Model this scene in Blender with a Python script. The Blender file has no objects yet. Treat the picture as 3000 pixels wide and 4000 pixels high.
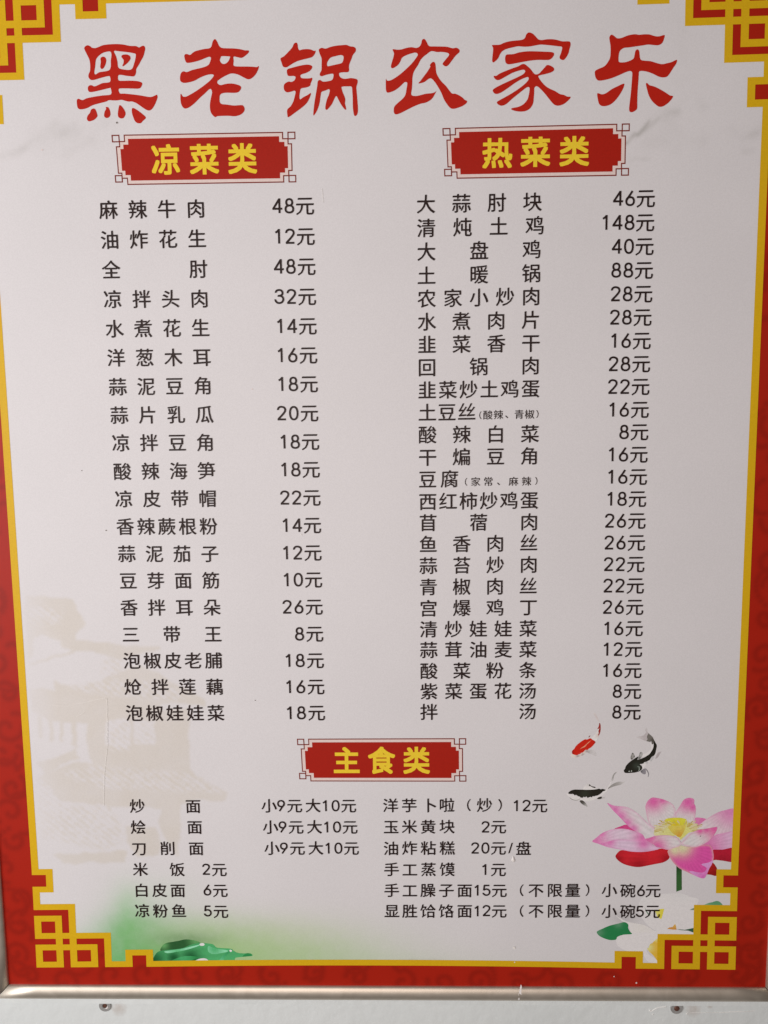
import bpy, math, random
import numpy as np
from mathutils import Vector, Matrix
from mathutils.geometry import delaunay_2d_cdt

# ------------------------------------------------------------------ camera, world, light, exposure
scene = bpy.context.scene
col = scene.collection
EYE = 1.55                      # height of the lens above the floor; the board hangs on the wall y = 0
random.seed(7)
rng = np.random.default_rng(7)

cam_data = bpy.data.cameras.new("camera")
cam = bpy.data.objects.new("camera", cam_data)
col.objects.link(cam)
cam_data.sensor_fit = 'HORIZONTAL'
cam_data.sensor_width = 36.0
cam_data.lens = 36.0
cam_data.clip_start = 0.02
cam_data.clip_end = 60.0
def turn(a, b, c):
    return (Matrix.Rotation(math.radians(a), 3, 'X') @ Matrix.Rotation(math.radians(b), 3, 'Y') @ Matrix.Rotation(math.radians(c), 3, 'Z'))
board_axes = Matrix(((1, 0, 0), (0, 0, -1), (0, 1, 0)))     # board x, y, out -> world x, z, -y
cam.matrix_world = Matrix.Translation((0, -0.758, EYE)) @ (board_axes @ turn(-6.45, 1.23, -0.54)).to_4x4()
scene.camera = cam

world = bpy.data.worlds.new("World")
scene.world = world
world.use_nodes = True
wn = world.node_tree.nodes
wn["Background"].inputs[0].default_value = (1.0, 0.88, 0.83, 1)
wn["Background"].inputs[1].default_value = 0.10

def area(name, loc, target, size, size_y, power, color):
    d = bpy.data.lights.new(name, 'AREA')
    d.shape = 'RECTANGLE'; d.size = size; d.size_y = size_y
    d.energy = power; d.color = color
    o = bpy.data.objects.new(name, d); col.objects.link(o)
    o.location = loc
    o.rotation_euler = (Vector(target) - Vector(loc)).to_track_quat('-Z', 'Y').to_euler()
    return o
area("window_light", (-1.9, -1.5, 1.5), (-0.3, 0, 1.45), 1.2, 1.4, 40, (1.0, 0.975, 0.99))
area("fill_light", (-0.25, -1.45, 1.5), (-0.1, 0, 1.47), 0.9, 0.9, 9.8, (1.0, 0.85, 0.79))  # added fill by the camera, no visible source, brightens the board's middle

scene.view_settings.view_transform = 'Standard'
scene.view_settings.look = 'None'
scene.view_settings.exposure = 0.0
scene.view_settings.gamma = 1.0
scene.view_settings.use_curve_mapping = False

# ------------------------------------------------------------------ data, in millimetres on the board's own plane
TITLE = [["黑",[[[-288.96,349.84],[-288.23,351.76],[-285.83,352.93],[-283.54,352.15],[-281.54,350.65],[-278.45,350.34],[-274.75,351.48],[-271.58,352.62],[-266.36,353.24],[-259.09,353.42],[-252.38,352.85],[-246.75,351.61],[-243.65,351.4],[-240.55,351.24],[-237.76,349.97],[-235.38,351.13],[-233.3,351.33],[-232.1,349.37],[-232.76,346.23],[-234.26,341.9],[-236.49,338.54],[-238.47,335.18],[-241.25,331.34],[-241.47,328.91],[-242.27,326.48],[-243.91,324.81],[-247.02,324.97],[-251.16,325.44],[-255.28,326.26],[-258.43,325.84],[-258.38,321.68],[-253.98,321.1],[-248.25,321.13],[-242.03,320.71],[-238.93,320.16],[-236.39,318.79],[-237.04,316.11],[-239.49,313.96],[-245.47,314.08],[-252.75,314.37],[-258.5,314.09],[-257.77,310.15],[-253.5,309.82],[-245.72,308.93],[-237.96,307.8],[-230.73,306.42],[-227.59,306.61],[-224.94,307.54],[-223.09,308.23],[-222.51,306.01],[-223.58,303.09],[-225.87,298.71],[-228.63,295.32],[-231.29,294.38],[-234.37,295.43],[-238.42,298.22],[-242.97,301.26],[-246.81,302.67],[-249.69,302.62],[-253.3,303.43],[-256.39,304.33],[-260.59,303.92],[-264.76,304.01],[-268.41,304.23],[-271.08,303.05],[-277.43,301.7],[-283.8,300.1],[-289.7,297.5],[-295.51,296.63],[-298.04,298.16],[-298.63,301.62],[-298.44,305.07],[-296.81,306.12],[-293.99,304.98],[-291.89,305.18],[-289.21,306.36],[-282.34,307.6],[-273.92,308.61],[-266.05,309.44],[-266.05,314.49],[-266.8,315.09],[-273.66,313.66],[-282.1,312.02],[-286.28,311.95],[-287.57,314.19],[-287.05,316.88],[-284.38,317.95],[-281.32,316.76],[-277.6,317.91],[-273.34,319.54],[-266.52,320.38],[-266.28,325.02],[-268.87,325.32],[-275.19,323.98],[-281.53,322.4],[-284.64,322.7],[-286.35,324.94],[-286.21,327.38],[-284.75,330.28],[-284.3,333.69],[-284.32,338.07],[-285.17,341.5],[-287.03,345.43]],[[-280.61,329.71],[-279.56,334.57],[-278.78,339.42],[-277.06,342.3],[-273.0,345.38],[-268.78,346.74],[-264.87,346.91],[-263.83,343.97],[-264.76,339.13],[-265.01,334.27],[-266.49,330.88],[-270.71,329.75],[-275.95,329.13],[-279.18,327.34],[-280.46,327.75]],[[-274.89,334.47],[-274.18,337.86],[-274.26,341.27],[-272.11,342.69],[-269.81,341.91],[-268.91,339.22],[-269.87,335.83],[-271.59,332.94],[-273.47,331.76],[-274.71,333.0]],[[-261.38,347.32],[-256.31,346.97],[-249.09,346.09],[-243.44,345.1],[-241.16,343.98],[-241.89,339.63],[-243.4,335.28],[-245.13,331.66],[-248.31,330.51],[-253.48,331.1],[-256.82,331.9],[-258.29,333.64],[-258.58,338.03],[-259.63,342.91]],[[-254.71,342.81],[-253.09,343.99],[-249.19,344.05],[-246.67,342.64],[-246.27,340.2],[-248.49,337.33],[-251.19,335.2],[-253.6,333.79],[-254.08,334.53],[-252.92,336.94],[-252.8,339.37],[-254.26,341.34]],[[-289.93,288.62],[-289.01,291.07],[-286.78,293.5],[-285.58,296.19],[-282.9,297.27],[-281.15,295.85],[-279.82,291.38],[-280.45,289.42],[-283.47,287.01],[-287.73,285.85],[-289.5,286.88]],[[-273.53,291.51],[-272.86,294.21],[-271.42,296.65],[-271.6,298.23],[-269.26,297.99],[-267.84,295.1],[-267.5,291.64],[-268.94,289.2],[-271.59,288.51],[-273.36,289.78]],[[-260.6,291.5],[-260.11,294.95],[-259.01,299.12],[-257.67,299.58],[-255.44,297.32],[-253.52,293.83],[-253.38,291.36],[-255.1,288.43],[-257.75,287.84],[-260.04,289.02]],[[-247.36,294.7],[-246.85,296.66],[-245.53,296.88],[-242.22,295.09],[-237.18,291.29],[-234.43,288.52],[-235.02,287.05],[-237.47,285.13],[-239.12,283.43],[-242.26,283.34],[-244.79,285.27],[-246.19,288.75],[-247.09,291.73]]]],["老",[[[-196.02,342.17],[-194.67,343.36],[-192.62,343.07],[-190.57,342.54],[-186.85,345.13],[-183.19,346.26],[-177.47,347.35],[-172.28,347.97],[-170.41,349.86],[-169.23,353.7],[-167.09,355.83],[-165.11,353.61],[-163.44,349.96],[-160.93,347.97],[-155.79,347.52],[-149.62,347.25],[-143.46,346.39],[-139.38,345.34],[-136.29,345.28],[-136.08,343.58],[-139.0,340.98],[-142.94,338.88],[-147.29,339.7],[-150.38,340.01],[-150.25,336.37],[-150.72,332.98],[-149.11,331.73],[-143.96,331.38],[-137.76,331.25],[-132.1,330.9],[-129.01,330.59],[-127.18,331.42],[-127.51,329.1],[-130.24,324.29],[-133.96,320.96],[-137.6,320.06],[-141.68,321.85],[-146.77,324.39],[-152.42,325.48],[-157.13,324.11],[-162.39,321.54],[-166.11,318.94],[-165.68,316.73],[-163.13,315.46],[-158.95,316.35],[-154.28,316.74],[-149.64,316.16],[-144.78,314.35],[-144.34,311.9],[-146.77,309.02],[-150.93,308.37],[-157.15,308.64],[-161.31,308.33],[-163.96,306.91],[-164.6,303.5],[-164.44,300.55],[-162.69,298.8],[-158.03,298.21],[-151.31,297.25],[-146.11,297.49],[-143.0,297.18],[-141.53,294.7],[-142.14,291.76],[-145.35,289.11],[-150.59,287.74],[-156.82,288.21],[-163.06,288.23],[-167.5,288.07],[-169.09,287.26],[-171.37,288.88],[-173.34,291.88],[-173.96,296.32],[-173.53,300.73],[-172.31,305.61],[-171.39,309.51],[-172.58,312.23],[-174.69,311.53],[-177.91,308.66],[-182.73,304.84],[-188.12,300.04],[-192.94,296.69],[-197.16,295.4],[-199.69,297.32],[-201.09,301.28],[-201.08,307.66],[-200.27,308.37],[-198.8,306.14],[-195.68,306.08],[-191.45,307.95],[-186.14,310.79],[-180.82,314.1],[-176.56,316.95],[-172.28,320.28],[-169.3,323.88],[-170.55,325.02],[-174.18,324.95],[-178.37,323.82],[-183.1,321.96],[-187.34,319.85],[-192.58,318.5],[-197.79,318.11],[-200.57,319.88],[-200.79,323.3],[-199.77,326.69],[-197.36,328.35],[-194.29,327.56],[-189.56,329.16],[-184.33,330.27],[-178.07,331.6],[-173.86,333.46],[-172.2,336.34],[-171.32,339.23],[-172.82,340.47],[-176.74,339.34],[-181.98,337.51],[-187.72,336.17],[-193.44,335.56],[-195.18,337.3],[-195.86,339.74]],[[-161.19,340.72],[-153.98,340.32],[-153.76,339.35],[-155.15,336.47],[-157.28,334.57],[-159.89,333.9],[-161.92,334.91],[-163.13,337.12],[-162.27,339.53]]]],["锅",[[[-106.89,337.59],[-103.65,339.46],[-99.44,343.24],[-95.74,347.03],[-94.12,350.13],[-92.04,351.19],[-90.79,349.82],[-90.36,346.43],[-89.13,344.47],[-86.03,345.13],[-81.92,345.29],[-78.34,344.73],[-75.8,343.61],[-74.25,343.77],[-74.55,341.75],[-76.93,338.66],[-80.04,337.52],[-85.21,336.41],[-90.9,335.08],[-95.58,333.0],[-99.24,330.89],[-101.85,329.73],[-104.66,330.52],[-105.86,333.7]],[[-101.32,326.32],[-100.34,328.25],[-96.19,329.37],[-90.49,330.71],[-85.32,331.57],[-81.2,331.73],[-78.14,330.7],[-77.66,328.99],[-79.78,326.37],[-83.43,324.5],[-88.1,323.14],[-88.75,321.69],[-87.65,320.11],[-83.54,319.74],[-79.93,319.81],[-78.11,320.26],[-77.89,318.55],[-79.25,315.66],[-80.08,313.24],[-83.21,311.84],[-88.39,310.97],[-89.49,308.06],[-90.09,304.65],[-89.65,301.46],[-86.5,303.36],[-82.85,304.99],[-79.45,306.88],[-80.03,303.96],[-82.99,298.64],[-87.22,294.8],[-93.54,290.51],[-100.66,285.98],[-101.75,287.72],[-101.78,292.63],[-98.6,295.51],[-95.9,299.87],[-94.5,304.25],[-93.62,308.14],[-94.89,309.14],[-98.27,308.24],[-101.9,307.92],[-104.17,310.06],[-104.43,313.73],[-103.25,315.66],[-100.11,317.3],[-97.02,316.99],[-94.4,318.4],[-93.31,320.81],[-94.83,322.06],[-99.72,322.16],[-100.97,323.89]],[[-71.28,343.62],[-70.89,345.05],[-68.56,346.07],[-64.98,345.32],[-61.89,346.31],[-58.28,347.2],[-53.66,347.82],[-49.04,348.06],[-45.71,348.14],[-42.41,346.86],[-38.83,346.31],[-37.07,344.58],[-37.36,342.18],[-39.97,339.1],[-41.05,336.22],[-42.64,332.87],[-43.73,329.5],[-43.53,326.11],[-44.84,324.43],[-48.95,324.37],[-52.56,323.87],[-52.85,321.93],[-51.6,319.96],[-48.54,318.68],[-44.93,318.85],[-42.36,319.19],[-38.76,318.73],[-36.21,317.7],[-35.84,315.26],[-37.08,311.39],[-36.89,307.49],[-36.46,301.63],[-35.97,293.79],[-36.15,288.89],[-37.22,286.46],[-39.04,285.76],[-40.04,287.99],[-40.71,293.88],[-40.69,301.71],[-41.0,307.57],[-41.46,311.48],[-45.05,311.95],[-50.46,311.76],[-50.75,310.21],[-49.78,306.78],[-48.29,303.33],[-47.57,300.38],[-47.89,296.96],[-47.17,294.01],[-46.95,291.56],[-48.49,292.08],[-51.52,296.06],[-54.02,300.51],[-55.77,303.72],[-57.61,301.56],[-59.76,297.2],[-62.94,293.34],[-65.04,291.67],[-66.31,292.92],[-65.7,297.32],[-64.32,301.69],[-62.71,305.08],[-61.86,308.73],[-62.87,309.87],[-65.73,308.8],[-69.36,307.66],[-70.19,305.23],[-70.77,302.31],[-71.64,297.43],[-73.84,291.59],[-77.31,286.85],[-77.38,290.68],[-76.27,298.5],[-74.82,305.81],[-73.37,313.1],[-72.77,316.99],[-70.69,318.16],[-68.14,316.65],[-64.02,316.81],[-59.88,317.7],[-58.39,320.1],[-58.49,323.26],[-62.87,322.86],[-65.97,322.2],[-69.08,321.29],[-70.86,322.3],[-70.56,324.23],[-69.22,326.63],[-68.97,331.48],[-68.86,336.8],[-70.22,340.21]],[[-63.97,331.86],[-63.15,334.26],[-60.53,337.35],[-56.4,338.47],[-51.25,339.43],[-48.7,338.31],[-48.76,335.41],[-50.35,332.54],[-54.99,331.43],[-59.63,330.56],[-63.24,330.0]]]],["农",[[[-3.29,343.44],[0.79,343.02],[4.88,343.17],[9.49,344.38],[14.09,344.9],[18.17,344.19],[21.23,345.09],[23.04,347.7],[23.82,350.8],[25.86,351.86],[27.89,349.51],[30.16,345.62],[35.0,345.14],[40.61,344.92],[46.72,344.55],[51.81,343.15],[55.38,343.55],[58.18,341.67],[57.92,339.51],[54.86,336.92],[51.29,332.66],[48.21,328.86],[45.66,327.56],[43.62,328.47],[42.6,330.04],[45.16,333.27],[47.72,336.11],[48.64,338.02],[46.71,339.41],[41.61,340.19],[37.53,340.18],[33.96,340.97],[31.41,340.79],[28.34,338.68],[24.75,336.11],[22.18,333.27],[20.11,329.44],[16.23,323.72],[14.91,318.9],[14.61,313.56],[14.22,308.71],[13.66,303.36],[17.87,302.3],[21.98,302.95],[27.12,304.07],[32.26,304.45],[35.08,305.13],[36.78,306.31],[35.33,303.42],[32.75,299.57],[29.65,297.44],[26.05,296.04],[21.93,295.29],[15.74,293.07],[9.03,290.02],[3.34,287.44],[-0.8,286.44],[-2.59,288.04],[-2.71,291.47],[-1.75,293.9],[1.36,296.77],[5.51,300.11],[8.11,303.47],[9.18,308.32],[10.0,313.66],[8.47,314.66],[6.66,313.97],[3.04,310.64],[-2.13,307.33],[-7.8,305.65],[-9.59,307.24],[-9.9,311.14],[-9.72,317.94],[-8.71,316.37],[-5.63,316.4],[-0.47,318.97],[4.69,322.5],[9.85,326.75],[14.49,331.01],[18.1,335.28],[19.91,338.38],[17.88,340.11],[14.04,339.46],[8.92,337.88],[5.32,335.79],[3.76,332.68],[1.69,329.83],[-1.41,327.71],[-3.98,326.94],[-4.99,328.51],[-4.18,331.88],[-2.6,336.68],[-2.05,340.04]],[[30.84,328.98],[32.64,331.12],[34.43,331.8],[35.96,330.08],[36.45,325.72],[36.95,321.84],[38.98,317.92],[41.53,314.48],[45.61,310.51],[48.68,306.56],[51.23,303.83],[54.31,303.52],[57.89,301.99],[60.97,299.98],[63.02,297.99],[65.07,296.98],[64.56,295.04],[60.97,292.67],[56.34,291.05],[52.24,290.3],[49.16,291.43],[45.57,295.9],[43.53,299.35],[41.49,304.27],[38.43,309.68],[35.38,314.11],[32.83,316.84],[30.53,317.37],[28.21,315.96],[25.13,314.08],[20.25,313.21],[22.06,315.36],[25.16,319.17],[28.25,322.99],[30.57,326.33],[31.35,328.0]]]],["家",[[[87.9,345.06],[90.93,345.24],[95.1,345.4],[99.27,347.04],[104.48,348.16],[110.21,348.67],[115.42,349.15],[118.01,350.82],[119.02,353.5],[121.35,355.32],[124.74,354.36],[127.63,351.84],[130.0,349.34],[133.13,348.53],[137.81,349.07],[143.01,349.06],[147.7,348.22],[152.4,346.99],[158.64,346.76],[159.62,343.79],[158.74,340.36],[157.76,336.43],[155.73,333.02],[153.41,330.85],[150.53,331.65],[149.72,333.64],[150.98,337.07],[151.95,341.98],[148.3,342.8],[142.04,343.67],[136.82,344.27],[132.13,344.61],[127.45,343.97],[122.25,343.2],[117.03,343.11],[111.81,343.57],[106.6,342.69],[101.39,341.57],[97.74,339.92],[95.41,337.25],[93.59,333.58],[90.99,331.15],[89.16,330.05],[88.11,331.46],[88.36,335.42],[88.86,339.86],[88.85,342.82]],[[99.97,334.18],[100.9,336.39],[102.99,336.84],[107.69,336.99],[112.9,338.36],[120.2,339.1],[127.5,338.94],[135.33,338.48],[142.11,338.0],[144.73,336.71],[143.73,333.77],[140.63,331.36],[135.93,331.21],[130.19,331.43],[123.41,330.98],[117.14,330.12],[110.88,329.11],[104.09,328.16],[101.47,328.71],[100.15,330.72]],[[89.47,318.28],[92.1,318.48],[94.71,320.16],[99.94,322.29],[106.73,324.63],[111.95,326.26],[115.07,327.93],[117.68,328.12],[120.31,326.33],[123.48,323.54],[125.6,320.77],[127.71,318.99],[130.84,319.42],[133.43,321.85],[136.01,324.52],[138.33,326.85],[141.74,326.14],[144.63,324.1],[144.82,322.11],[142.33,320.43],[137.12,319.04],[130.86,317.68],[131.14,315.69],[133.53,312.41],[137.24,308.6],[141.47,306.02],[146.21,303.93],[150.43,301.35],[154.11,300.53],[157.28,298.97],[160.53,298.56],[157.86,295.21],[153.71,292.29],[149.0,291.14],[145.31,292.21],[141.59,296.04],[137.86,300.61],[133.62,305.18],[130.44,307.99],[128.6,308.52],[127.04,307.31],[126.92,303.82],[126.6,298.83],[125.87,293.34],[123.28,289.39],[119.62,287.2],[115.41,286.63],[110.15,287.14],[105.93,288.72],[106.97,289.96],[112.22,290.86],[116.94,293.02],[120.58,296.95],[121.86,300.93],[122.6,305.4],[122.32,307.65],[120.48,307.94],[117.35,306.01],[112.14,302.12],[106.91,298.22],[101.68,293.82],[97.48,292.15],[94.32,292.97],[92.47,295.26],[94.83,296.96],[100.59,299.85],[106.88,303.22],[113.15,307.09],[118.36,310.97],[121.47,314.39],[121.19,316.64],[118.31,316.2],[114.14,314.54],[108.92,311.66],[103.17,307.79],[96.37,303.68],[92.17,302.52],[89.8,303.57],[88.74,306.09],[92.14,308.51],[98.43,311.38],[105.23,314.23],[112.02,317.07],[116.71,319.46],[118.52,321.91],[116.68,323.19],[111.98,322.29],[106.76,320.66],[101.01,317.8],[95.26,314.93],[92.64,314.73],[90.53,316.02]]]],["乐",[[[194.75,349.19],[195.59,351.14],[197.13,351.84],[199.5,350.32],[202.13,348.54],[206.27,348.95],[211.4,350.8],[217.59,351.74],[221.75,351.16],[225.88,351.47],[231.06,351.26],[235.75,349.79],[239.9,349.45],[244.78,350.48],[244.36,347.15],[242.91,343.75],[239.6,341.86],[234.93,342.05],[230.26,342.55],[225.09,341.92],[218.89,341.21],[212.69,340.46],[208.03,340.07],[204.71,337.67],[203.75,334.25],[203.56,330.8],[204.14,328.07],[208.83,327.73],[213.48,328.86],[217.07,330.76],[218.03,333.95],[218.73,337.38],[220.51,338.72],[222.1,337.31],[222.72,333.36],[223.59,329.89],[226.47,328.84],[232.71,328.22],[237.95,326.63],[243.17,325.43],[247.82,326.18],[251.94,327.08],[256.55,328.95],[256.13,325.76],[253.15,321.37],[250.67,317.47],[248.16,314.55],[244.54,313.88],[240.36,314.71],[235.09,317.29],[228.79,319.4],[223.06,319.77],[222.35,317.06],[222.13,311.61],[221.77,305.16],[221.54,297.7],[221.6,291.21],[221.54,287.21],[219.24,285.01],[216.12,284.07],[214.25,285.85],[214.48,291.35],[215.25,298.82],[215.84,306.77],[216.19,313.72],[216.22,318.67],[214.21,320.1],[210.07,319.04],[204.91,316.92],[198.71,314.57],[192.49,312.96],[186.24,312.24],[183.6,313.88],[182.4,316.89],[182.33,320.61],[185.52,322.52],[190.69,324.64],[193.74,328.04],[195.74,331.95],[196.16,336.87],[195.94,342.29],[195.18,346.24]],[[184.64,300.43],[185.41,301.41],[189.09,300.34],[192.73,301.26],[197.88,304.65],[203.05,307.03],[208.63,309.3],[209.2,307.4],[207.32,302.96],[203.78,297.55],[199.7,293.14],[195.05,290.48],[189.82,289.94],[186.64,291.9],[185.25,296.42]],[[228.97,308.74],[230.36,309.21],[232.23,307.43],[236.96,306.1],[242.77,303.25],[248.06,300.15],[251.25,298.1],[253.87,297.55],[253.41,295.57],[249.88,291.65],[245.27,288.74],[241.62,288.42],[238.43,290.38],[234.68,293.95],[231.95,298.49],[230.25,303.5]]]]]
PLAQUES = [["凉菜类",[[-267.42,273.24],[-94.94,272.85],[-265.93,228.24],[-95.09,227.74]],[[-217.11,250.28],[-180.95,249.94],[-145.07,249.94]],28.25,28.4],["热菜类",[[42.39,273.31],[214.97,274.19],[44.14,228.28],[215.19,228.18]],[[93.01,250.31],[128.5,250.72],[164.43,250.78]],28.47,27.67],["主食类",[[-107.57,-316.64],[64.21,-316.63],[-106.09,-361.88],[64.45,-362.47]],[[-57.45,-339.67],[-21.79,-339.66],[13.89,-339.64]],28.16,29.83]]
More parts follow.
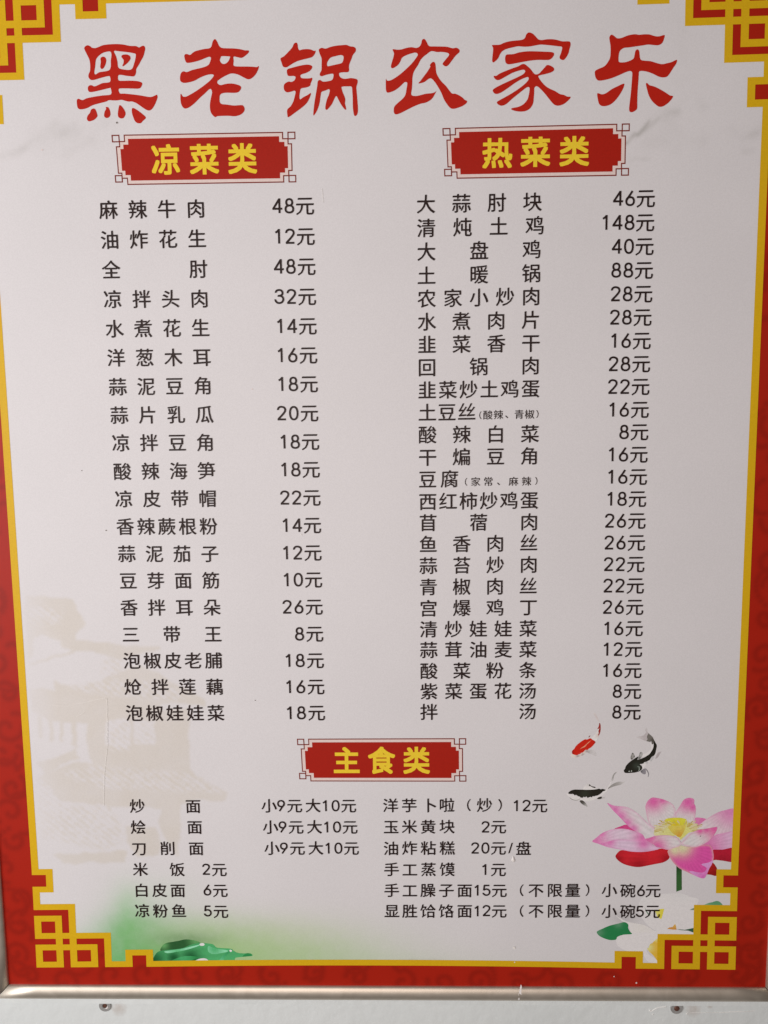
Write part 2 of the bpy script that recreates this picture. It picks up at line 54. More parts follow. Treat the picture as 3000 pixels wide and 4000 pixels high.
ROWS = [["麻辣牛肉",[["麻",-274.02,205.75],["辣",-246.19,205.64],["牛",-218.4,205.54],["肉",-190.66,205.44]],[["4",-113.49,206.63],["8",-102.11,206.43],["元",-87.38,206.32]]],["油炸花生",[["油",-274.14,178.15],["炸",-246.28,178.12],["花",-218.47,178.09],["生",-190.71,178.05]],[["1",-113.52,178.83],["2",-102.09,178.64],["元",-87.3,178.54]]],["全肘",[["全",-274.24,150.61],["肘",-190.48,150.01]],[["4",-113.54,151.15],["8",-102.06,150.97],["元",-87.21,150.87]]],["凉拌头肉",[["凉",-274.18,123.12],["拌",-246.25,122.89],["头",-218.36,122.66],["肉",-190.52,122.44]],[["3",-113.71,123.23],["2",-102.18,123.05],["元",-87.26,122.97]]],["水煮花生",[["水",-273.82,95.39],["煮",-246.02,95.28],["花",-218.26,95.18],["生",-190.54,95.07]],[["1",-113.86,95.65],["4",-102.29,95.48],["元",-87.31,95.41]]],["洋葱木耳",[["洋",-273.73,67.87],["葱",-245.87,67.64],["木",-218.05,67.41],["耳",-190.27,67.18]],[["1",-114.01,68.2],["6",-102.39,68.04],["元",-87.34,67.98]]],["蒜泥豆角",[["蒜",-273.65,40.12],["泥",-245.81,40.11],["豆",-218.02,40.1],["角",-190.27,40.09]],[["1",-114.15,40.74],["8",-102.48,40.59],["元",-87.37,40.54]]],["蒜片乳瓜",[["蒜",-273.53,12.74],["片",-245.63,12.65],["乳",-217.78,12.56],["瓜",-189.97,12.48]],[["2",-114.45,12.75],["0",-102.73,12.61],["元",-87.56,12.58]]],["凉拌豆角",[["凉",-273.23,-14.22],["拌",-245.47,-14.38],["豆",-217.76,-14.55],["角",-190.1,-14.71]],[["1",-113.5,-14.83],["8",-102.04,-14.96],["元",-87.21,-14.98]]],["酸辣海笋",[["酸",-273.27,-42.21],["辣",-245.5,-42.25],["海",-217.77,-42.29],["笋",-190.08,-42.33]],[["1",-113.61,-41.93],["8",-102.11,-42.05],["元",-87.21,-42.06]]],["凉皮带帽",[["凉",-273.1,-69.36],["皮",-245.32,-69.48],["带",-217.59,-69.6],["帽",-189.9,-69.72]],[["2",-113.58,-69.63],["2",-102.03,-69.74],["元",-87.08,-69.74]]],["香辣蕨根粉",[["香",-273.09,-96.88],["辣",-252.33,-96.99],["蕨",-231.59,-97.1],["根",-210.87,-97.21],["粉",-190.18,-97.33]],[["1",-113.69,-96.95],["4",-102.09,-97.05],["元",-87.08,-97.04]]],["蒜泥茄子",[["蒜",-273.06,-124.16],["泥",-245.28,-124.39],["茄",-217.53,-124.63],["子",-189.82,-124.86]],[["1",-113.95,-124.41],["2",-102.31,-124.5],["元",-87.23,-124.48]]],["豆芽面筋",[["豆",-272.87,-151.51],["芽",-245.12,-151.56],["面",-217.41,-151.62],["筋",-189.75,-151.67]],[["1",-114.05,-151.63],["0",-102.36,-151.71],["元",-87.22,-151.67]]],["香拌耳朵",[["香",-273.29,-178.91],["拌",-245.38,-179.0],["耳",-217.51,-179.08],["朵",-189.68,-179.17]],[["2",-114.15,-179.22],["6",-102.41,-179.3],["元",-87.21,-179.25]]],["三带王",[["三",-273.09,-206.54],["带",-231.3,-206.56],["王",-189.61,-206.58]],[["8",-102.46,-206.95],["元",-87.2,-206.89]]],["泡椒皮老脯",[["泡",-273.17,-233.75],["椒",-252.34,-233.78],["皮",-231.53,-233.81],["老",-210.75,-233.84],["脯",-189.99,-233.88]],[["1",-114.34,-234.29],["8",-102.5,-234.35],["元",-87.18,-234.28]]],["炝拌莲藕",[["炝",-273.56,-261.17],["拌",-245.69,-261.19],["莲",-217.85,-261.21],["藕",-190.06,-261.24]],[["1",-114.42,-261.59],["6",-102.53,-261.65],["元",-87.15,-261.56]]],["泡椒娃娃菜",[["泡",-273.48,-288.65],["椒",-252.53,-288.69],["娃",-231.6,-288.73],["娃",-210.69,-288.77],["菜",-189.81,-288.82]],[["1",-114.49,-288.95],["8",-102.56,-289.0],["元",-87.12,-288.9]]],["大蒜肘块",[["大",26.49,205.79],["蒜",59.77,205.91],["肘",92.98,206.03],["块",126.12,206.15]],[["4",205.78,207.82],["6",216.96,207.62],["元",231.41,207.51]]],["清炖土鸡",[["清",26.66,184.09],["炖",60.73,184.31],["土",94.72,184.53],["鸡",128.64,184.76]],[["1",194.48,186.3],["4",205.69,186.11],["8",216.9,185.92],["元",231.41,185.82]]],["大盘鸡",[["大",26.69,162.52],["盘",76.4,162.77],["鸡",125.96,163.02]],[["4",205.6,164.4],["0",216.85,164.22],["元",231.4,164.12]]],["土暖锅",[["土",26.71,140.52],["暖",76.3,140.81],["锅",125.74,141.1]],[["8",205.5,142.69],["8",216.79,142.51],["元",231.39,142.42]]],["农家小炒肉",[["农",26.74,119.23],["家",51.56,119.39],["小",76.34,119.56],["炒",101.09,119.72],["肉",125.8,119.89]],[["2",205.4,120.89],["8",216.72,120.72],["元",231.37,120.64]]],["水煮肉片",[["水",26.77,97.66],["煮",59.82,97.76],["肉",92.8,97.85],["片",125.72,97.95]],[["2",205.15,99.24],["8",216.51,99.08],["元",231.21,99.01]]],["韭菜香干",[["韭",26.8,76.23],["菜",59.9,76.25],["香",92.95,76.28],["干",125.93,76.3]],[["1",204.89,77.45],["6",216.29,77.29],["元",231.04,77.23]]],["回锅肉",[["回",26.68,54.66],["锅",76.33,54.88],["肉",125.84,55.1]],[["2",204.78,55.65],["8",216.22,55.49],["元",231.02,55.44]]],["韭菜炒土鸡蛋",[["韭",26.71,33.1],["菜",46.62,33.14],["炒",66.51,33.19],["土",86.38,33.23],["鸡",106.23,33.27],["蛋",126.05,33.31]],[["2",204.65,34.14],["2",216.13,33.99],["元",230.98,33.95]]],["土豆丝",[["土",26.74,11.69],["豆",45.75,11.76],["丝",64.74,11.83]],[["1",204.53,12.34],["6",216.05,12.2],["元",230.94,12.17]],[["（",77.99,8.41],["酸",85.13,8.62],["辣",95.24,8.79],["、",103.28,6.63],["青",115.3,8.85],["椒",125.25,8.88],["）",132.81,8.93]]],["酸辣白菜",[["酸",26.77,-9.71],["辣",59.87,-9.8],["白",92.9,-9.88],["菜",125.87,-9.96]],[["8",216.36,-9.23],["元",231.05,-9.25]]],["干煸豆角",[["干",26.8,-31.55],["煸",59.81,-31.46],["豆",92.75,-31.37],["角",125.62,-31.28]],[["1",204.88,-30.73],["6",216.27,-30.86],["元",231.0,-30.87]]],["豆腐",[["豆",26.69,-53.08],["腐",48.07,-52.84]],[["1",204.75,-52.37],["6",216.17,-52.48],["元",230.95,-52.49]],[["（",64.16,-55.88],["家",73.48,-55.82],["常",85.8,-55.8],["、",95.72,-58.17],["麻",110.27,-55.9],["辣",122.86,-55.88],["）",132.45,-55.68]]],["西红柿炒鸡蛋",[["西",26.72,-74.9],["红",46.6,-74.82],["柿",66.45,-74.74],["炒",86.29,-74.66],["鸡",106.1,-74.58],["蛋",125.88,-74.5]],[["1",204.46,-73.91],["8",215.92,-74.02],["元",230.75,-74.02]]],["苜蓿肉",[["苜",26.91,-95.79],["蓿",76.49,-95.79],["肉",125.93,-95.78]],[["2",204.31,-95.44],["6",215.81,-95.55],["元",230.69,-95.53]]],["鱼香肉丝",[["鱼",26.95,-117.12],["香",59.92,-116.94],["肉",92.83,-116.77],["丝",125.67,-116.59]],[["2",204.32,-117.04],["6",215.85,-117.14],["元",230.78,-117.12]]],["蒜苔炒肉",[["蒜",26.83,-138.58],["苔",59.91,-138.44],["炒",92.92,-138.29],["肉",125.88,-138.14]],[["2",204.16,-138.55],["2",215.74,-138.64],["元",230.71,-138.61]]],["青椒肉丝",[["青",26.87,-160.03],["椒",59.85,-159.91],["肉",92.77,-159.8],["丝",125.62,-159.68]],[["2",204.16,-160.04],["2",215.77,-160.12],["元",230.79,-160.08]]],["宫爆鸡丁",[["宫",26.91,-181.62],["爆",59.99,-181.48],["鸡",93.01,-181.34],["丁",125.97,-181.2]],[["2",204.0,-181.58],["6",215.65,-181.66],["元",230.71,-181.61]]],["清炒娃娃菜",[["清",26.8,-203.02],["炒",51.62,-202.98],["娃",76.4,-202.94],["娃",101.15,-202.9],["菜",125.87,-202.86]],[["1",203.99,-203.19],["6",215.68,-203.27],["元",230.79,-203.2]]],["蒜茸油麦菜",[["蒜",26.84,-224.24],["茸",51.66,-224.23],["油",76.44,-224.21],["麦",101.19,-224.19],["菜",125.91,-224.18]],[["1",203.82,-224.46],["2",215.54,-224.53],["元",230.7,-224.46]]],["酸菜粉条",[["酸",26.88,-245.92],["菜",59.97,-245.77],["粉",92.99,-245.62],["条",125.95,-245.47]],[["1",203.65,-246.19],["6",215.41,-246.25],["元",230.62,-246.17]]],["紫菜蛋花汤",[["紫",26.93,-267.09],["菜",51.71,-267.04],["蛋",76.45,-266.99],["花",101.16,-266.94],["汤",125.84,-266.9]],[["8",215.58,-267.79],["元",230.84,-267.7]]],["拌汤",[["拌",26.82,-288.55],["汤",126.04,-288.3]],[["8",215.6,-289.46],["元",230.91,-289.36]]]]
LOW = [["炒面",[["炒",-275.13,-388.3],["面",-217.02,-388.54]],[["小",-138.3,-388.13],["9",-125.86,-388.15],["元",-111.99,-388.17],["大",-92.87,-388.03],["1",-80.45,-388.21],["0",-69.64,-388.22],["元",-56.29,-388.24]]],["烩面",[["烩",-275.27,-411.38],["面",-216.32,-411.42]],[["小",-137.53,-411.3],["9",-125.04,-411.31],["元",-111.12,-411.32],["大",-91.94,-411.16],["1",-79.49,-411.34],["0",-68.64,-411.35],["元",-55.24,-411.35]]],["刀削面",[["刀",-275.44,-434.95],["削",-245.5,-434.61],["面",-215.64,-434.78]],[["小",-136.74,-434.45],["9",-124.21,-434.45],["元",-110.25,-434.45],["大",-91.01,-434.28],["1",-78.52,-434.45],["0",-67.63,-434.45],["元",-54.19,-434.45]]],["米饭",[["米",-275.23,-457.83],["饭",-236.47,-457.98]],[["2",-206.03,-457.79],["元",-192.45,-458.12]]],["白皮面",[["白",-275.05,-481.2],["皮",-256.0,-481.17],["面",-236.81,-481.32]],[["6",-205.76,-480.77],["元",-192.32,-481.27]]],["凉粉鱼",[["凉",-275.31,-504.02],["粉",-256.22,-504.34],["鱼",-236.63,-504.13]],[["5",-206.16,-504.24],["元",-192.51,-504.74]]],["洋芋卜啦",[["洋",-13.14,-387.99],["芋",6.06,-388.02],["卜",26.95,-388.05],["啦",44.6,-387.67],["（",67.15,-387.7],["炒",83.06,-387.72],["）",98.95,-387.74]],[["1",115.39,-388.36],["2",125.97,-388.37],["元",139.37,-388.39]]],["玉米黄块",[["玉",-12.82,-411.28],["米",6.07,-411.09],["黄",25.31,-411.11],["块",44.73,-410.92]],[["2",84.26,-411.35],["元",97.55,-411.15]]],["油炸粘糕",[["油",-13.07,-434.72],["炸",6.07,-434.32],["粘",25.38,-434.32],["糕",44.86,-434.32]],[["2",73.66,-434.32],["0",84.14,-434.32],["元",97.47,-434.32],["/",110.03,-434.32],["盘",123.34,-434.73]]],["手工蒸馍",[["手",-12.94,-457.71],["工",6.07,-458.1],["蒸",25.45,-457.68],["馍",44.8,-457.67]],[["1",83.45,-457.85],["元",97.59,-457.85]]],["手工臊子面",[["手",-12.99,-480.84],["工",5.89,-481.23],["臊",24.75,-480.8],["子",43.78,-480.77],["面",62.8,-480.96]],[["1",75.46,-480.73],["5",85.43,-480.72],["元",98.66,-480.91],["（",121.83,-480.68],["不",136.55,-480.66],["限",155.85,-480.64],["量",174.37,-480.61],["）",189.63,-480.39],["小",212.11,-480.57],["碗",231.15,-480.95],["6",244.65,-480.94],["元",257.0,-480.92]]],["显胜饸饹面",[["显",-13.04,-503.92],["胜",5.7,-503.89],["饸",24.63,-503.85],["饹",43.72,-503.82],["面",62.8,-503.78]],[["1",75.5,-503.76],["2",85.51,-503.33],["元",98.58,-503.72],["（",122.02,-503.67],["不",136.79,-503.65],["限",156.15,-503.61],["量",174.73,-503.58],["）",189.85,-503.55],["小",212.41,-503.71],["碗",231.5,-503.88],["5",244.1,-503.86],["元",257.06,-503.84]]]]
KNOT = {"BL":[[7.363,0.0807],[0.1001,6.5387],[-391.6245,-569.0177]],"BR":[[-7.3811,0.066],[-0.0877,6.5376],[344.8364,-568.8888]],"TL":[[7.2072,0.0018],[-0.0723,-6.4865],[-389.1732,395.2021]],"TR":[[-7.2171,-0.0723],[0.0815,-6.5478],[341.9102,397.8263]]}
BOW = [2.91]
LOTUS = [["petal",0,[0.734,0.31,0.559],[0.734,0.191,0.452],[[308.4,-403.0,12.7]],[[297.3,-402.0],[302.7,-401.7],[309.4,-403.5],[304.8,-407.5],[299.8,-411.4],[297.8,-407.0]],1],["petal",1,[0.734,0.734,0.734],[0.734,0.259,0.522],[[335.1,-392.1,26.9]],[[299.8,-411.9],[305.7,-406.0],[312.1,-401.0],[320.3,-396.0],[327.7,-393.6],[337.0,-392.4],[337.5,-406.0],[337.0,-417.0],[325.8,-418.7],[319.3,-420.0],[309.8,-416.9],[302.3,-416.9]],1],["petal",2,[0.734,0.559,0.734],[0.734,0.179,0.465],[[303.8,-433.0,29.8],[313.4,-437.0,17.0]],[[317.5,-420.8],[326.8,-418.5],[337.0,-417.5],[337.7,-435.2],[326.5,-436.5],[318.1,-437.5],[310.5,-437.0],[299.1,-434.0],[313.0,-426.0]],1],["petal",3,[0.734,0.724,0.734],[0.734,0.149,0.419],[[254.9,-384.0,13.5],[263.7,-382.1,8.5]],[[247.1,-392.0],[247.2,-388.0],[248.8,-384.0],[251.5,-381.1],[254.3,-379.9],[260.9,-380.9],[266.5,-382.6],[272.2,-385.5],[276.1,-389.5],[277.7,-396.0],[275.6,-402.0],[267.2,-405.9],[259.0,-412.9],[253.3,-410.9],[249.8,-404.9]],1],["petal",4,[0.734,0.734,0.734],[0.734,0.142,0.425],[[290.0,-385.1,13.5],[294.9,-390.0,8.5]],[[277.3,-398.0],[279.9,-392.0],[281.7,-389.0],[283.5,-385.6],[285.3,-382.6],[288.0,-380.9],[291.7,-380.3],[295.0,-381.3],[296.3,-383.1],[296.1,-386.1],[297.6,-389.5],[298.1,-394.0],[297.8,-399.0],[297.3,-406.0],[298.4,-411.9],[287.2,-412.9],[279.5,-406.9]],1],["petal",5,[0.734,0.11,0.328],[0.615,0.056,0.228],[[215.7,-413.9,17.0]],[[215.7,-413.9],[222.2,-410.9],[228.3,-409.1],[234.5,-412.9],[240.2,-416.9],[236.5,-415.9],[227.0,-413.7]],1],["petal",6,[0.734,0.707,0.734],[0.734,0.196,0.493],[[208.3,-386.0,18.4],[215.2,-394.4,10.6],[221.0,-400.9,9.9],[227.8,-407.9,8.5],[234.5,-413.9,7.1]],[[208.0,-385.8],[213.2,-388.1],[218.9,-389.1],[226.4,-389.8],[233.1,-392.4],[239.8,-397.4],[245.5,-402.9],[251.3,-408.9],[259.0,-415.9],[257.3,-421.9],[248.0,-424.9],[240.3,-417.9],[232.6,-412.9],[227.8,-408.4],[221.0,-400.9],[214.3,-393.9]],1],["petal",7,[0.655,0.021,0.034],[0.376,0.009,0.017],[[271.3,-447.1,8.5],[241.2,-455.4,11.3],[219.2,-447.1,8.5]],[[217.7,-443.9],[219.1,-440.5],[223.3,-436.8],[233.2,-437.5],[244.6,-438.0],[254.0,-437.0],[261.5,-435.2],[271.4,-436.0],[273.0,-443.0],[271.7,-446.9],[266.6,-450.1],[260.0,-451.6],[252.5,-453.2],[242.2,-455.2],[233.6,-454.2],[226.0,-451.7],[220.7,-448.1]],1],["petal",8,[0.504,0.015,0.041],[0.376,0.012,0.029],[[327.9,-448.3,8.5]],[[315.7,-437.0],[326.5,-436.2],[337.7,-434.8],[338.3,-448.9],[327.9,-448.3],[320.3,-447.3],[316.5,-447.1]],1],["petal",9,[0.438,0.015,0.013],[0.27,0.009,0.009],[[320.9,-464.5,8.5]],[[314.8,-450.1],[317.6,-450.6],[321.8,-457.0],[321.4,-464.5],[316.2,-463.7],[310.5,-462.2],[312.1,-456.2]],1],["stem",10,[0.042,0.136,0.037],[0.025,0.078,0.026],[[281.9,-456.2,6.1]],[[280.1,-452.1],[285.7,-455.2],[286.6,-480.0],[281.0,-482.1]],0],["petal",11,[0.734,0.614,0.734],[0.734,0.204,0.486],[[193.7,-427.4,18.4],[202.6,-418.9,7.1],[246.1,-423.9,12.7]],[[193.7,-427.4],[197.0,-423.9],[202.6,-418.9],[208.2,-415.9],[215.7,-413.7],[225.1,-413.4],[232.7,-414.9],[240.3,-417.4],[245.0,-419.9],[248.0,-424.9],[255.7,-431.0],[244.3,-430.0],[225.4,-425.9],[211.3,-427.9],[201.8,-429.8]],1],["petal",12,[0.734,0.574,0.734],[0.734,0.213,0.507],[[196.1,-427.9,12.7],[201.8,-429.5,12.7],[211.2,-427.7,7.1],[246.2,-429.0,8.5]],[[193.7,-427.4],[201.8,-429.5],[211.2,-426.9],[218.7,-425.1],[227.2,-425.1],[238.6,-426.4],[249.0,-428.0],[255.7,-431.5],[262.4,-435.0],[254.0,-437.5],[244.6,-438.7],[233.2,-438.2],[223.7,-436.2],[211.4,-434.0],[201.8,-430.5]],1],["stamens",13,[0.734,0.734,0.275],[0.734,0.734,0.452],[[256.7,-414.9,9.1],[300.3,-411.9,6.1]],[[256.7,-415.4],[258.0,-411.4],[260.7,-409.4],[262.7,-410.7],[264.5,-407.9],[267.3,-408.1],[270.2,-410.9],[275.1,-416.9],[278.0,-421.1],[272.4,-420.9],[267.7,-420.7],[262.9,-420.5],[258.3,-421.1],[256.1,-418.9]],1],["stamens",14,[0.734,0.734,0.206],[0.734,0.734,0.452],[[300.3,-411.9,9.1]],[[287.5,-409.4],[289.4,-408.1],[291.7,-407.4],[293.6,-408.7],[295.4,-407.5],[297.8,-409.4],[300.2,-410.2],[299.9,-412.9],[299.0,-415.4],[295.7,-416.9],[291.1,-418.1],[287.4,-421.9],[285.6,-423.4],[283.8,-425.5],[281.8,-422.9],[279.5,-421.9],[281.6,-416.9]],1],["seed_cone",15,[0.734,0.638,0.115],[0.696,0.398,0.063],[[282.7,-420.9,7.1]],[[269.0,-408.4],[277.7,-409.7],[287.8,-408.4],[287.2,-414.9],[285.0,-419.9],[282.8,-422.4],[278.0,-420.4],[272.2,-414.9]],1],["seed_head",16,[0.734,0.734,0.063],[0.734,0.574,0.029],[[277.7,-410.4,6.1]],[[266.8,-405.9],[268.1,-402.9],[274.6,-401.7],[282.1,-401.7],[287.8,-403.0],[289.7,-406.0],[288.9,-408.4],[281.4,-410.1],[272.0,-409.9],[267.8,-408.4]],1],["petal",17,[0.734,0.099,0.4],[0.734,0.734,0.452],[[285.9,-434.0,10.6],[278.5,-436.0,8.5]],[[271.0,-437.0],[276.5,-433.0],[282.1,-431.0],[287.8,-432.5],[296.3,-433.0],[305.6,-430.8],[314.1,-431.5],[317.0,-438.0],[317.9,-445.1],[316.2,-452.1],[314.0,-456.2],[311.4,-463.2],[308.3,-467.5],[300.2,-464.8],[290.6,-460.2],[282.9,-456.2],[276.0,-449.1],[272.0,-442.0]],1],["petal_fold",18,[0.734,0.368,0.724],[0.734,0.191,0.559],[[308.7,-466.3,10.1]],[[317.3,-447.6],[316.2,-452.1],[314.0,-456.2],[311.4,-463.2],[308.3,-467.5],[300.2,-464.8],[293.4,-459.2],[306.7,-461.2],[311.2,-456.2],[305.4,-452.1],[312.9,-450.1]],1],["petal",19,[0.734,0.734,0.734],[0.734,0.149,0.419],[[248.9,-425.4,15.6],[259.5,-433.0,12.7],[253.6,-423.4,8.5]],[[248.0,-424.9],[251.7,-423.4],[259.2,-420.9],[268.6,-420.4],[276.1,-421.4],[280.9,-423.9],[284.4,-429.0],[283.1,-432.0],[276.5,-434.5],[271.4,-436.2],[267.1,-435.5],[259.5,-433.0],[253.8,-429.0]],1],["petal",20,[0.734,0.724,0.734],[0.734,0.116,0.375],[[319.1,-413.0,15.6],[309.7,-413.5,8.5],[303.2,-415.4,5.7]],[[320.0,-411.8],[319.9,-415.0],[317.4,-420.0],[313.0,-426.0],[307.5,-430.0],[300.0,-433.0],[293.4,-433.0],[287.8,-432.0],[284.4,-429.5],[287.5,-425.0],[293.0,-418.9],[300.4,-414.9],[308.8,-413.5],[316.2,-412.0]],1]]
WHITE_LOTUS = [["petal",0,[0.784,0.784,0.784],[0.753,0.765,0.764],[[245.6,-490.6,15.7],[285.8,-483.6,12.7]],[[245.6,-489.6],[252.8,-486.6],[267.5,-484.6],[285.8,-484.1],[295.1,-487.6],[304.4,-490.5],[302.0,-500.4],[302.5,-529.2],[282.6,-529.3],[273.3,-527.3],[261.3,-525.3],[251.9,-518.4],[246.1,-510.4],[242.2,-500.5]],1],["petal",1,[0.784,0.784,0.784],[0.784,0.784,0.784],[[277.4,-508.4,8.8]],[[281.1,-510.4],[286.5,-505.4],[294.7,-501.6],[302.0,-500.4],[302.8,-525.2],[294.5,-524.8],[285.2,-524.3],[281.4,-519.3]],1],["petal",2,[0.784,0.784,0.784],[0.784,0.784,0.755],[[246.4,-522.4,12.7]],[[219.3,-508.5],[224.9,-512.0],[231.5,-515.4],[240.7,-517.4],[250.0,-519.4],[259.4,-525.3],[265.1,-529.8],[263.4,-535.3],[241.1,-531.4],[235.4,-527.4],[232.5,-519.4],[225.9,-514.5]],1],["petal",3,[0.784,0.784,0.784],[0.784,0.784,0.784],[[220.8,-535.4,8.8]],[[220.3,-535.4],[222.6,-531.4],[229.9,-529.4],[238.2,-528.4],[250.2,-527.4],[263.2,-529.3],[265.3,-535.3],[259.8,-537.3],[255.2,-541.4],[252.6,-546.4],[254.6,-551.4],[263.6,-558.4],[263.7,-562.5],[254.8,-560.5],[250.0,-554.4],[248.0,-549.4],[234.1,-549.0],[224.7,-544.5],[221.4,-540.5]],1],["petal",4,[0.784,0.784,0.784],[0.784,0.784,0.784],[[261.3,-525.3,5.9]],[[259.4,-525.8],[268.6,-524.8],[277.9,-525.3],[287.2,-526.3],[300.6,-527.2],[300.7,-531.2],[263.3,-531.3]],1],["yellow_patch",5,[0.784,0.718,0.075],[0.784,0.784,0.258],[[260.7,-504.4,3.9]],[[259.7,-503.5],[264.3,-501.5],[269.1,-501.0],[268.1,-506.4],[266.5,-512.6],[262.7,-510.4]],0],["green_sliver",5,[0.094,0.237,0.133],[0.239,0.374,0.284],[[249.5,-499.5,2.9]],[[249.1,-499.3],[251.7,-504.5],[255.3,-508.6],[253.4,-508.4],[250.7,-504.5]],0],["stamens",6,[0.784,0.511,0.053],[0.784,0.784,0.311],[[254.4,-544.4,5.9],[261.6,-535.3,2.9]],[[263.9,-535.3],[259.8,-537.1],[258.0,-539.4],[255.7,-540.4],[254.4,-544.4],[252.8,-545.4],[255.5,-549.4],[258.3,-551.9],[261.2,-555.4],[264.5,-558.4]],1],["stamens",6,[0.657,0.315,0.075],[0.784,0.511,0.101],[[280.5,-519.3,2.9]],[[272.8,-523.3],[275.0,-521.8],[278.2,-521.3],[280.9,-517.8],[281.9,-520.3],[282.5,-524.3],[278.3,-524.1]],0],["dark_leaf_tip",7,[0.04,0.118,0.063],[0.157,0.237,0.189],[[282.5,-524.1,7.8]],[[282.0,-523.5],[290.8,-524.3],[295.4,-523.3],[300.8,-522.1],[301.0,-527.7],[294.5,-525.3],[287.1,-524.8]],0],["dark_leaf_tip",7,[0.157,0.261,0.189],[0.342,0.439,0.369],[[295.6,-502.4,2.9]],[[295.1,-502.4],[297.4,-500.9],[300.1,-499.9],[300.2,-502.4]],0],["leaf",8,[0.022,0.232,0.075],[0.108,0.315,0.169],[[202.1,-527.5,5.9],[222.3,-518.0,4.9]],[[200.2,-526.7],[205.7,-523.5],[213.1,-520.0],[222.3,-517.5],[228.7,-515.9],[232.6,-518.6],[232.5,-522.4],[234.5,-526.4],[236.6,-529.2],[228.1,-529.9],[221.7,-532.4],[220.3,-535.4],[214.3,-536.0],[207.8,-534.0],[202.6,-531.0]],1],["leaf",8,[0.123,0.344,0.169],[0.239,0.474,0.284],[[310.1,-495.9,5.9]],[[309.2,-497.9],[313.7,-494.9],[318.2,-493.7],[322.8,-492.3],[326.5,-493.9],[327.8,-497.9]],1]]
LEAF = [["leaf_shade",0,[0.025,0.109,0.032],[0.123,0.374,0.126],[[-219.9,-537.7,8.1],[-254.2,-543.4,5.4]],[[-258.4,-549.1],[-255.5,-543.4],[-251.5,-540.6],[-246.2,-539.5],[-238.3,-538.1],[-230.3,-536.4],[-219.9,-538.0],[-214.8,-541.2],[-220.1,-544.0],[-230.7,-546.9],[-241.3,-549.0],[-251.9,-549.7]],1],["leaf_blade",1,[0.079,0.426,0.154],[0.009,0.103,0.029],[[-266.2,-561.1,16.2],[-244.3,-557.5,9.5],[-225.9,-557.4,12.2]],[[-267.5,-561.8],[-266.0,-557.5],[-261.1,-550.8],[-251.8,-548.6],[-236.0,-546.9],[-228.0,-543.6],[-221.4,-541.4],[-213.5,-540.5],[-206.3,-541.1],[-201.7,-542.2],[-198.6,-545.4],[-192.7,-546.3],[-184.9,-546.7],[-182.3,-547.7],[-177.2,-551.2],[-170.7,-552.2],[-162.8,-552.1],[-160.6,-554.9],[-166.9,-555.8],[-178.7,-557.2],[-188.0,-561.5]],1],["leaf_fold",2,[0.03,0.271,0.08],[0.108,0.511,0.211],[[-191.8,-557.3,5.4]],[[-171.4,-555.8],[-166.5,-551.9],[-162.2,-553.0],[-161.3,-554.7],[-166.2,-555.5]],1],["leaf_fold",2,[0.049,0.344,0.126],[0.139,0.589,0.284],[[-194.6,-561.5,6.8]],[[-196.5,-561.5],[-193.1,-555.9],[-187.7,-551.0],[-182.9,-547.2],[-181.7,-548.6],[-186.4,-552.8],[-190.5,-557.3],[-192.0,-561.5]],1],["leaf_fold",2,[0.331,0.784,0.519],[0.136,0.557,0.248],[[-240.1,-550.4,10.8]],[[-253.9,-550.2],[-243.9,-548.5],[-233.4,-546.7],[-225.4,-544.5],[-214.8,-542.2],[-220.2,-545.0],[-230.8,-548.4],[-241.4,-550.7],[-250.7,-552.1]],1],["leaf_fold",2,[0.025,0.261,0.07],[0.069,0.406,0.15],[[-233.8,-557.4,10.8]],[[-247.1,-561.7],[-241.7,-558.2],[-233.7,-555.7],[-224.5,-555.4],[-216.7,-556.8],[-222.0,-558.5],[-228.7,-561.6]],1],["leaf_fold",2,[0.288,0.765,0.468],[0.094,0.474,0.189],[[-200.6,-547.5,9.5]],[[-207.0,-544.0],[-199.3,-546.8],[-188.9,-548.3],[-186.3,-550.0],[-194.2,-552.0],[-202.1,-553.1],[-207.3,-550.3]],1],["water_drop",3,[0.784,0.784,0.784],[0.539,0.784,0.755],[],[[-216.4,-542.2],[-215.0,-540.8],[-211.9,-540.8],[-210.9,-542.2],[-212.3,-543.6],[-215.1,-543.6]],1],["water_drop",3,[0.784,0.784,0.784],[0.539,0.784,0.755],[],[[-185.0,-549.1],[-183.9,-548.0],[-182.3,-548.6],[-182.4,-550.0],[-184.0,-550.4]],1],["water_drop",3,[0.784,0.784,0.784],[0.342,0.765,0.504],[[-222.1,-560.9,2.7]],[[-222.8,-562.3],[-218.8,-559.1],[-214.1,-557.9],[-209.6,-558.5],[-207.5,-562.3]],1]]
